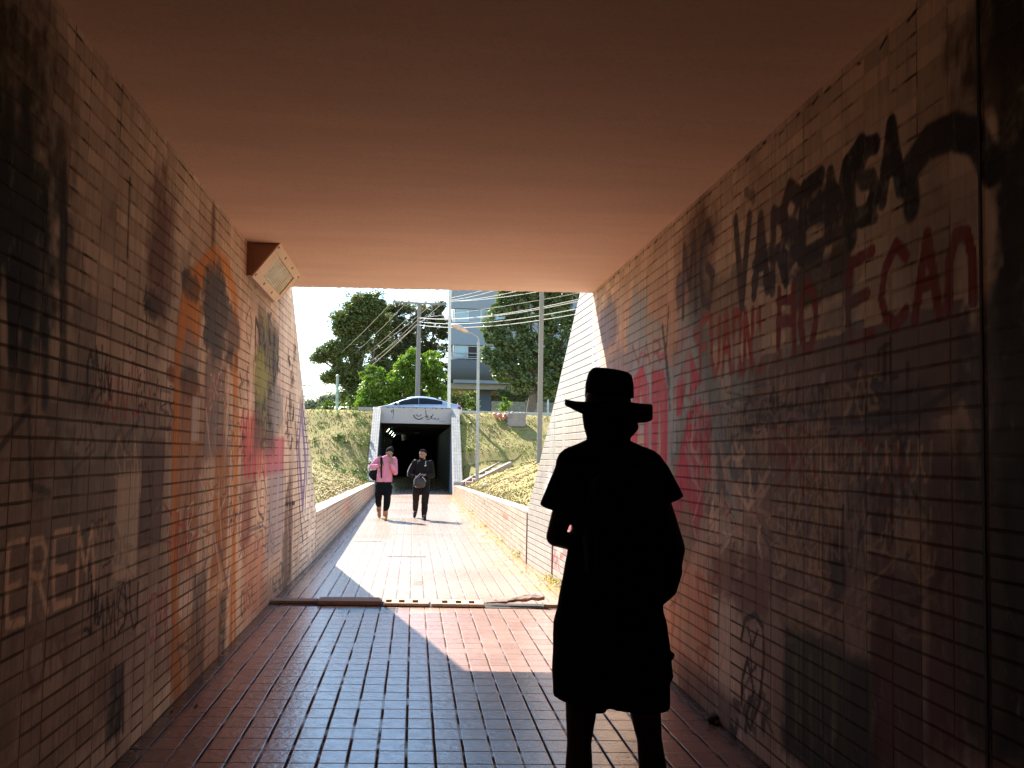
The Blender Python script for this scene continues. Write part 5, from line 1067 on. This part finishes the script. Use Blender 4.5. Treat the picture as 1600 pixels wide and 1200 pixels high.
# --- two people walking towards us; q(u, v) uses the enlarged crop's pixels
def q2(a, b_): return 560+a/8.571, 680+b_/8.571
m_pink = cloth('pink_knit', (.62, .24, .33), .95, .1); m_tan = plain('tan_suede', (.46, .20, .07), .9, .2, 20); m_hair = plain('black_hair', (.010, .008, .007), .95, spec=.05); m_silver = plain('silver_trim', (.5, .5, .52), .4); m_brownbag = plain('brown_black_leather', (.035, .024, .022), .5)
Y1 = 23.3
def a1(a, b_, dy_=0): u, v_ = q2(a, b_); return at_y(u, v_, Y1+dy_)
P1 = empty('person', (-.6, Y1, 0), label='walking person in a pink sweater, black beanie and tan boots touching their face', cat='person'); P1.matrix_world = Matrix.Identity(4)
mb = MB(); hc = a1(418, 238, -.05)
W1, R1 = head(mb, hc, (.30, -.80, -.52), (.1, -.5, .85), s=.97)
mb.limb([a1(385, 300, .02), hc+Vector((0, .02, -.05))], [.058, .055], 12)
mb.loft([(a1(365, 320), (.15, 0, 0), (0, .08, 0)), (a1(355, 450), (.13, 0, 0), (0, .10, 0)), (a1(345, 600), (.14, 0, 0), (0, .10, 0)), (a1(340, 680), (.14, 0, 0), (0, .10, 0))], 24, 2.3)
s_l, e_l, w_l = a1(262, 330, .0), a1(170, 425, -.02), a1(278, 408, -.16); s_r, e_r, w_r = a1(480, 330, .0), a1(495, 505, -.08), a1(450, 385, -.20)
mb.limb([s_l, e_l], [.048, .038]); mb.limb([e_l, w_l], [.036, .026]); mb.limb([s_r, e_r], [.048, .038]); mb.limb([e_r, w_r], [.036, .026])
hand(mb, w_l, (.75, .1, .35), (.1, 1, 0), (0, -.2, 1), 1.0); hand(mb, w_r, (-.12, .10, 1), (-.1, 1, -.2), (-1, .1, .2), .35)
h_l, h_r = a1(285, 680, .02), a1(405, 680, -.02); k_l, k_r = a1(265, 850, .05), a1(385, 850, -.22); an_l, an_r = a1(282, 975, .72), a1(360, 1035, -.18)
an_l = Vector((a1(275, 990, .55).x, Y1+.55, .19)); an_r = Vector((a1(362, 1040, -.2).x, Y1-.22, .12))
k_l = Vector((a1(262, 850, .15).x, Y1+.12, .55)); k_r = Vector((a1(388, 850, -.2).x, Y1-.18, .53))
mb.limb([h_l, k_l, an_l], [.082, .052, .036]); mb.limb([h_r, k_r, an_r], [.082, .052, .036])
mb.limb([an_l, an_l+Vector((0, -.12, -.12))], [.036, .032]); mb.limb([an_r, an_r+Vector((.01, -.15, -.06))], [.036, .032])
mb.blob('body', m_sk2, P1, .0075, 2); eyes(W1, P1)
mb = MB()
mb.loft([(a1(392, 268), (.060, 0, 0), (0, .065, 0)), (a1(385, 285), (.10, 0, 0), (0, .085, 0)), (a1(375, 312), (.165, 0, 0), (0, .11, 0)), (a1(368, 370), (.175, 0, 0), (0, .125, 0)), (a1(358, 480), (.165, 0, 0), (0, .135, 0)), (a1(350, 570), (.178, 0, 0), (0, .14, 0)), (a1(346, 625), (.172, 0, .0), (0, .135, 0))], 30, 2.3)
mb.limb([s_l, e_l+Vector((.01, 0, 0)), w_l+Vector((-.035, 0, -.005))], [.070, .062, .044]); mb.limb([s_r, e_r, w_r+Vector((.004, 0, -.03))], [.070, .060, .044])
mb.blob('sweater', m_pink, P1, .011, 2, .020)
mb = MB()
mb.loft([(a1(346, 612), (.160, 0, 0), (0, .125, 0)), (a1(342, 680), (.172, 0, 0), (0, .13, 0)), (a1(338, 770), (.168, 0, 0), (0, .12, 0)), (a1(335, 805), (.12, 0, 0), (0, .09, 0))], 26, 2.4)
mb.limb([h_l+Vector((.005, 0, -.02)), k_l+Vector((.01, 0, .03)), k_l.lerp(an_l, .6), an_l+Vector((0, 0, .09))], [.10, .084, .070, .052]); mb.limb([h_r+Vector((-.01, 0, -.02)), k_r+Vector((0, 0, .03)), k_r.lerp(an_r, .6), an_r+Vector((0, 0, .10))], [.10, .088, .070, .058])
mb.blob('trousers', m_black, P1, .011, 2, .022)
def boot(nm, an, toe, mat, parent, hi=.17, wd=.045):
    b0 = MB(); an = Vector(an); toe = Vector(toe); f_ = (toe-an); fl_ = Vector((f_.x, f_.y, 0)).normalized(); sd = Vector((-fl_.y, fl_.x, 0))
    b0.limb([an+Vector((0, 0, hi*.6)), an], [.058, .056], 14); heel = an-fl_*.03+(toe-an)*.0+Vector((0, 0, -.035)); b0.limb([heel, an.lerp(toe, .5)+Vector((0, 0, .0)), toe], [.046, .047, .036], 14)
    b0.blob(nm, mat, parent, .009, 2)
boot('boot', an_r+Vector((0, 0, -.02)), (an_r.x+.01, an_r.y-.22, .037), m_tan, P1); boot('boot', an_l+Vector((0, 0, -.01)), (an_l.x+.02, an_l.y-.14, .04), m_tan, P1)
mb = MB(); up1 = Vector((.1, -.5, .85)).normalized(); bk = Vector((-.2, .55, .45)).normalized()
mb.ball(hc+up1*.035+Vector((0, .022, .012)), (.086, .100, .085), R1, 3); mb.ball(hc+Vector((.03, .05, .095)), (.055, .06, .055), R1, 3); mb.ball(hc+Vector((.04, .06, .125)), (.032, .035, .03))
mb.blob('beanie', m_black2, P1, .008, 2)
MB().ball(W1(0, .066, -.082), (.040, .03, .032)).blob('beard', m_hair, P1, .008, 1)
B1 = empty('backpack', label='black backpack slung from one shoulder of the person in pink', cat='backpack'); mb = MB()
mb.loft([(a1(270, 450, .16), (.05, 0, .02), (0, .06, 0)), (a1(235, 470, .16), (.13, 0, .0), (0, .085, 0)), (a1(215, 525, .16), (.135, 0, 0), (0, .10, 0)), (a1(215, 570, .16), (.10, 0, 0), (0, .09, 0)), (a1(222, 605, .16), (.05, 0, 0), (0, .05, 0))], 24, 2.6)
mb.blob('bag_body', m_nylon, B1, .012, 2, .015); mb = MB(); 
p = [a1(290, 300, .10), a1(295, 283, -.02), a1(305, 300, -.125), a1(310, 370, -.155), a1(305, 440, -.16), a1(308, 575, -.165)]
for o_ in (-.012, .0, .012): mb.tube([c_+Vector((o_, 0, 0)) for c_ in p], [.014, .014, .017, .017, .010, .007], 6)
mb.blob('shoulder_strap', m_nylon, B1, .007, 1)
# second walker
Y2 = 23.6
def a2(a, b_, dy_=0): u, v_ = q2(a, b_); return at_y(u, v_, Y2+dy_)
P2 = empty('person', (.16, Y2, 0), label='walking person in a black tracksuit looking aside while holding a small bag', cat='person'); P2.matrix_world = Matrix.Identity(4)
mb = MB(); hc = a2(862, 258)
W2, R2 = head(mb, hc, (-.50, -.86, -.05), s=1.02)
mb.limb([a2(862, 345, .03), hc+Vector((.0, .03, -.05))], [.062, .060], 12)
mb.loft([(a2(868, 350), (.16, 0, 0), (0, .08, 0)), (a2(858, 480), (.14, 0, 0), (0, .10, 0)), (a2(845, 640), (.14, 0, 0), (0, .10, 0)), (a2(840, 710), (.14, 0, 0), (0, .10, 0))], 24, 2.3)
s_l, e_l, w_l = a2(760, 370), a2(690, 520, .02), a2(762, 548, -.20); s_r, e_r, w_r = a2(965, 375), a2(985, 540, .02), a2(900, 530, -.22)
mb.limb([s_l, e_l], [.05, .04]); mb.limb([e_l, w_l], [.038, .028]); mb.limb([s_r, e_r], [.05, .04]); mb.limb([e_r, w_r], [.038, .028])
hand(mb, w_l, (.7, -.2, -.35), (.1, .5, -1), (.3, -.7, .6), .8); hand(mb, w_r, (-.8, -.1, .05), (-.1, .3, -1), (-.2, -.8, .5), .8)
h_l, h_r = a2(785, 690), a2(900, 690); k_l = Vector((a2(772, 850).x, Y2+.10, .52)); k_r = Vector((a2(895, 850).x, Y2-.20, .51)); an_l = Vector((a2(765, 985).x, Y2+.50, .20)); an_r = Vector((a2(878, 1040).x, Y2-.28, .11))
mb.limb([h_l, k_l, an_l], [.085, .054, .037]); mb.limb([h_r, k_r, an_r], [.085, .054, .037]); mb.limb([an_l, an_l+Vector((-.02, -.12, -.12))], [.036, .03]); mb.limb([an_r, an_r+Vector((.01, -.15, -.06))], [.036, .03])
mb.blob('body', m_sk2, P2, .0075, 2); eyes(W2, P2)
mb = MB()
mb.loft([(a2(866, 325), (.068, 0, 0), (0, .07, 0)), (a2(868, 338), (.11, 0, 0), (0, .09, 0)), (a2(868, 362), (.185, 0, 0), (0, .115, 0)), (a2(862, 420), (.195, 0, 0), (0, .135, 0)), (a2(852, 560), (.185, 0, 0), (0, .14, 0)), (a2(845, 680), (.19, 0, 0), (0, .14, 0))], 30, 2.3)
mb.limb([s_l, e_l, w_l+Vector((-.03, 0, .005))], [.078, .072, .046]); mb.limb([s_r, e_r, w_r+Vector((.04, 0, 0))], [.078, .076, .046])
jk = mb.blob('jacket', m_black2, P2, .011, 2, .024)
mb = MB(); o_ = Vector((-.055, -.05, .02)); mb.tube([s_l+Vector((-.0, -.03, .075)), s_l.lerp(e_l, .4)+Vector((-.06, -.03, .04)), s_l.lerp(e_l, .8)+Vector((-.072, -.03, .02)), e_l+Vector((-.05, -.035, -.05))], .010, 6); mb.build('sleeve_piping', m_silver, jk, True)
MB().tube([a2(905, 345, -.13), a2(898, 380, -.145), a2(900, 405, -.15)], .007, 6).build('hood_cord', m_silver, jk, True)
mb = MB(); mb.tube([a2(884, 402, -.155), a2(892, 414, -.155), a2(918, 400, -.15)], [.012, .012, .003], 6); mb.build('chest_mark', m_silver, jk, True)
mb = MB()
mb.loft([(a2(845, 670), (.16, 0, 0), (0, .125, 0)), (a2(842, 740), (.175, 0, 0), (0, .13, 0)), (a2(842, 800), (.15, 0, 0), (0, .11, 0))], 26, 2.4)
mb.limb([h_l, k_l+Vector((.0, 0, .03)), k_l.lerp(an_l, .6), an_l+Vector((0, 0, -.03))], [.10, .084, .068, .056]); mb.limb([h_r, k_r+Vector((0, 0, .03)), k_r.lerp(an_r, .6), an_r+Vector((0, 0, -.01))], [.10, .088, .072, .058])
mb.blob('trousers', cloth('dark_trousers', (.022, .017, .016)), P2, .011, 2, .022)
m_shoe = plain('black_leather', (.018, .018, .02), .7, spec=.15)
boot('shoe', an_r+Vector((0, 0, -.03)), (an_r.x+.015, an_r.y-.22, .035), m_shoe, P2, .04); boot('shoe', an_l+Vector((0, 0, -.02)), (an_l.x-.02, an_l.y-.15, .037), m_shoe, P2, .04)
mb = MB(); mb.ball(W2(0, -.02, .035), (.080, .098, .082), R2, 3); mb.ball(W2(0, .03, .085), (.055, .055, .030), R2, 3); mb.ball(W2(0, -.06, -.01), (.072, .055, .07), R2, 2); mb.blob('hair', m_hair, P2, .008, 2)
MB().ball(W2(0, .06, -.088), (.045, .035, .030)).blob('beard', m_hair, P2, .008, 1)
HB = empty('shoulder_bag', label='small dark brown bag held in front of the person in black', cat='bag'); mb = MB()
mb.loft([(a2(822, 705, -.24), (.09, 0, 0), (0, .05, 0)), (a2(820, 680, -.25), (.125, 0, 0), (0, .075, 0)), (a2(824, 625, -.25), (.125, 0, 0), (0, .075, 0)), (a2(826, 590, -.25), (.10, 0, 0), (0, .055, 0)), (a2(830, 572, -.25), (.06, 0, 0), (0, .03, 0))], 24, 3)
mb.blob('bag_body', m_brownbag, HB, .010, 2, .012)
MB().tube([a2(743, 655, -.27), a2(745, 600, -.29), a2(775, 560, -.29), a2(835, 510, -.27)], .007, 6).tube([a2(905, 620, -.27), a2(880, 580, -.30), a2(850, 560, -.30)], .008, 6).build('bag_strap', m_silver, HB, True)
MB().tube([a2(800, 345, -.12), a2(790, 420, -.16), a2(765, 500, -.18), a2(745, 600, -.25)], .007, 6).build('neck_strap', m_nylon, HB, True)
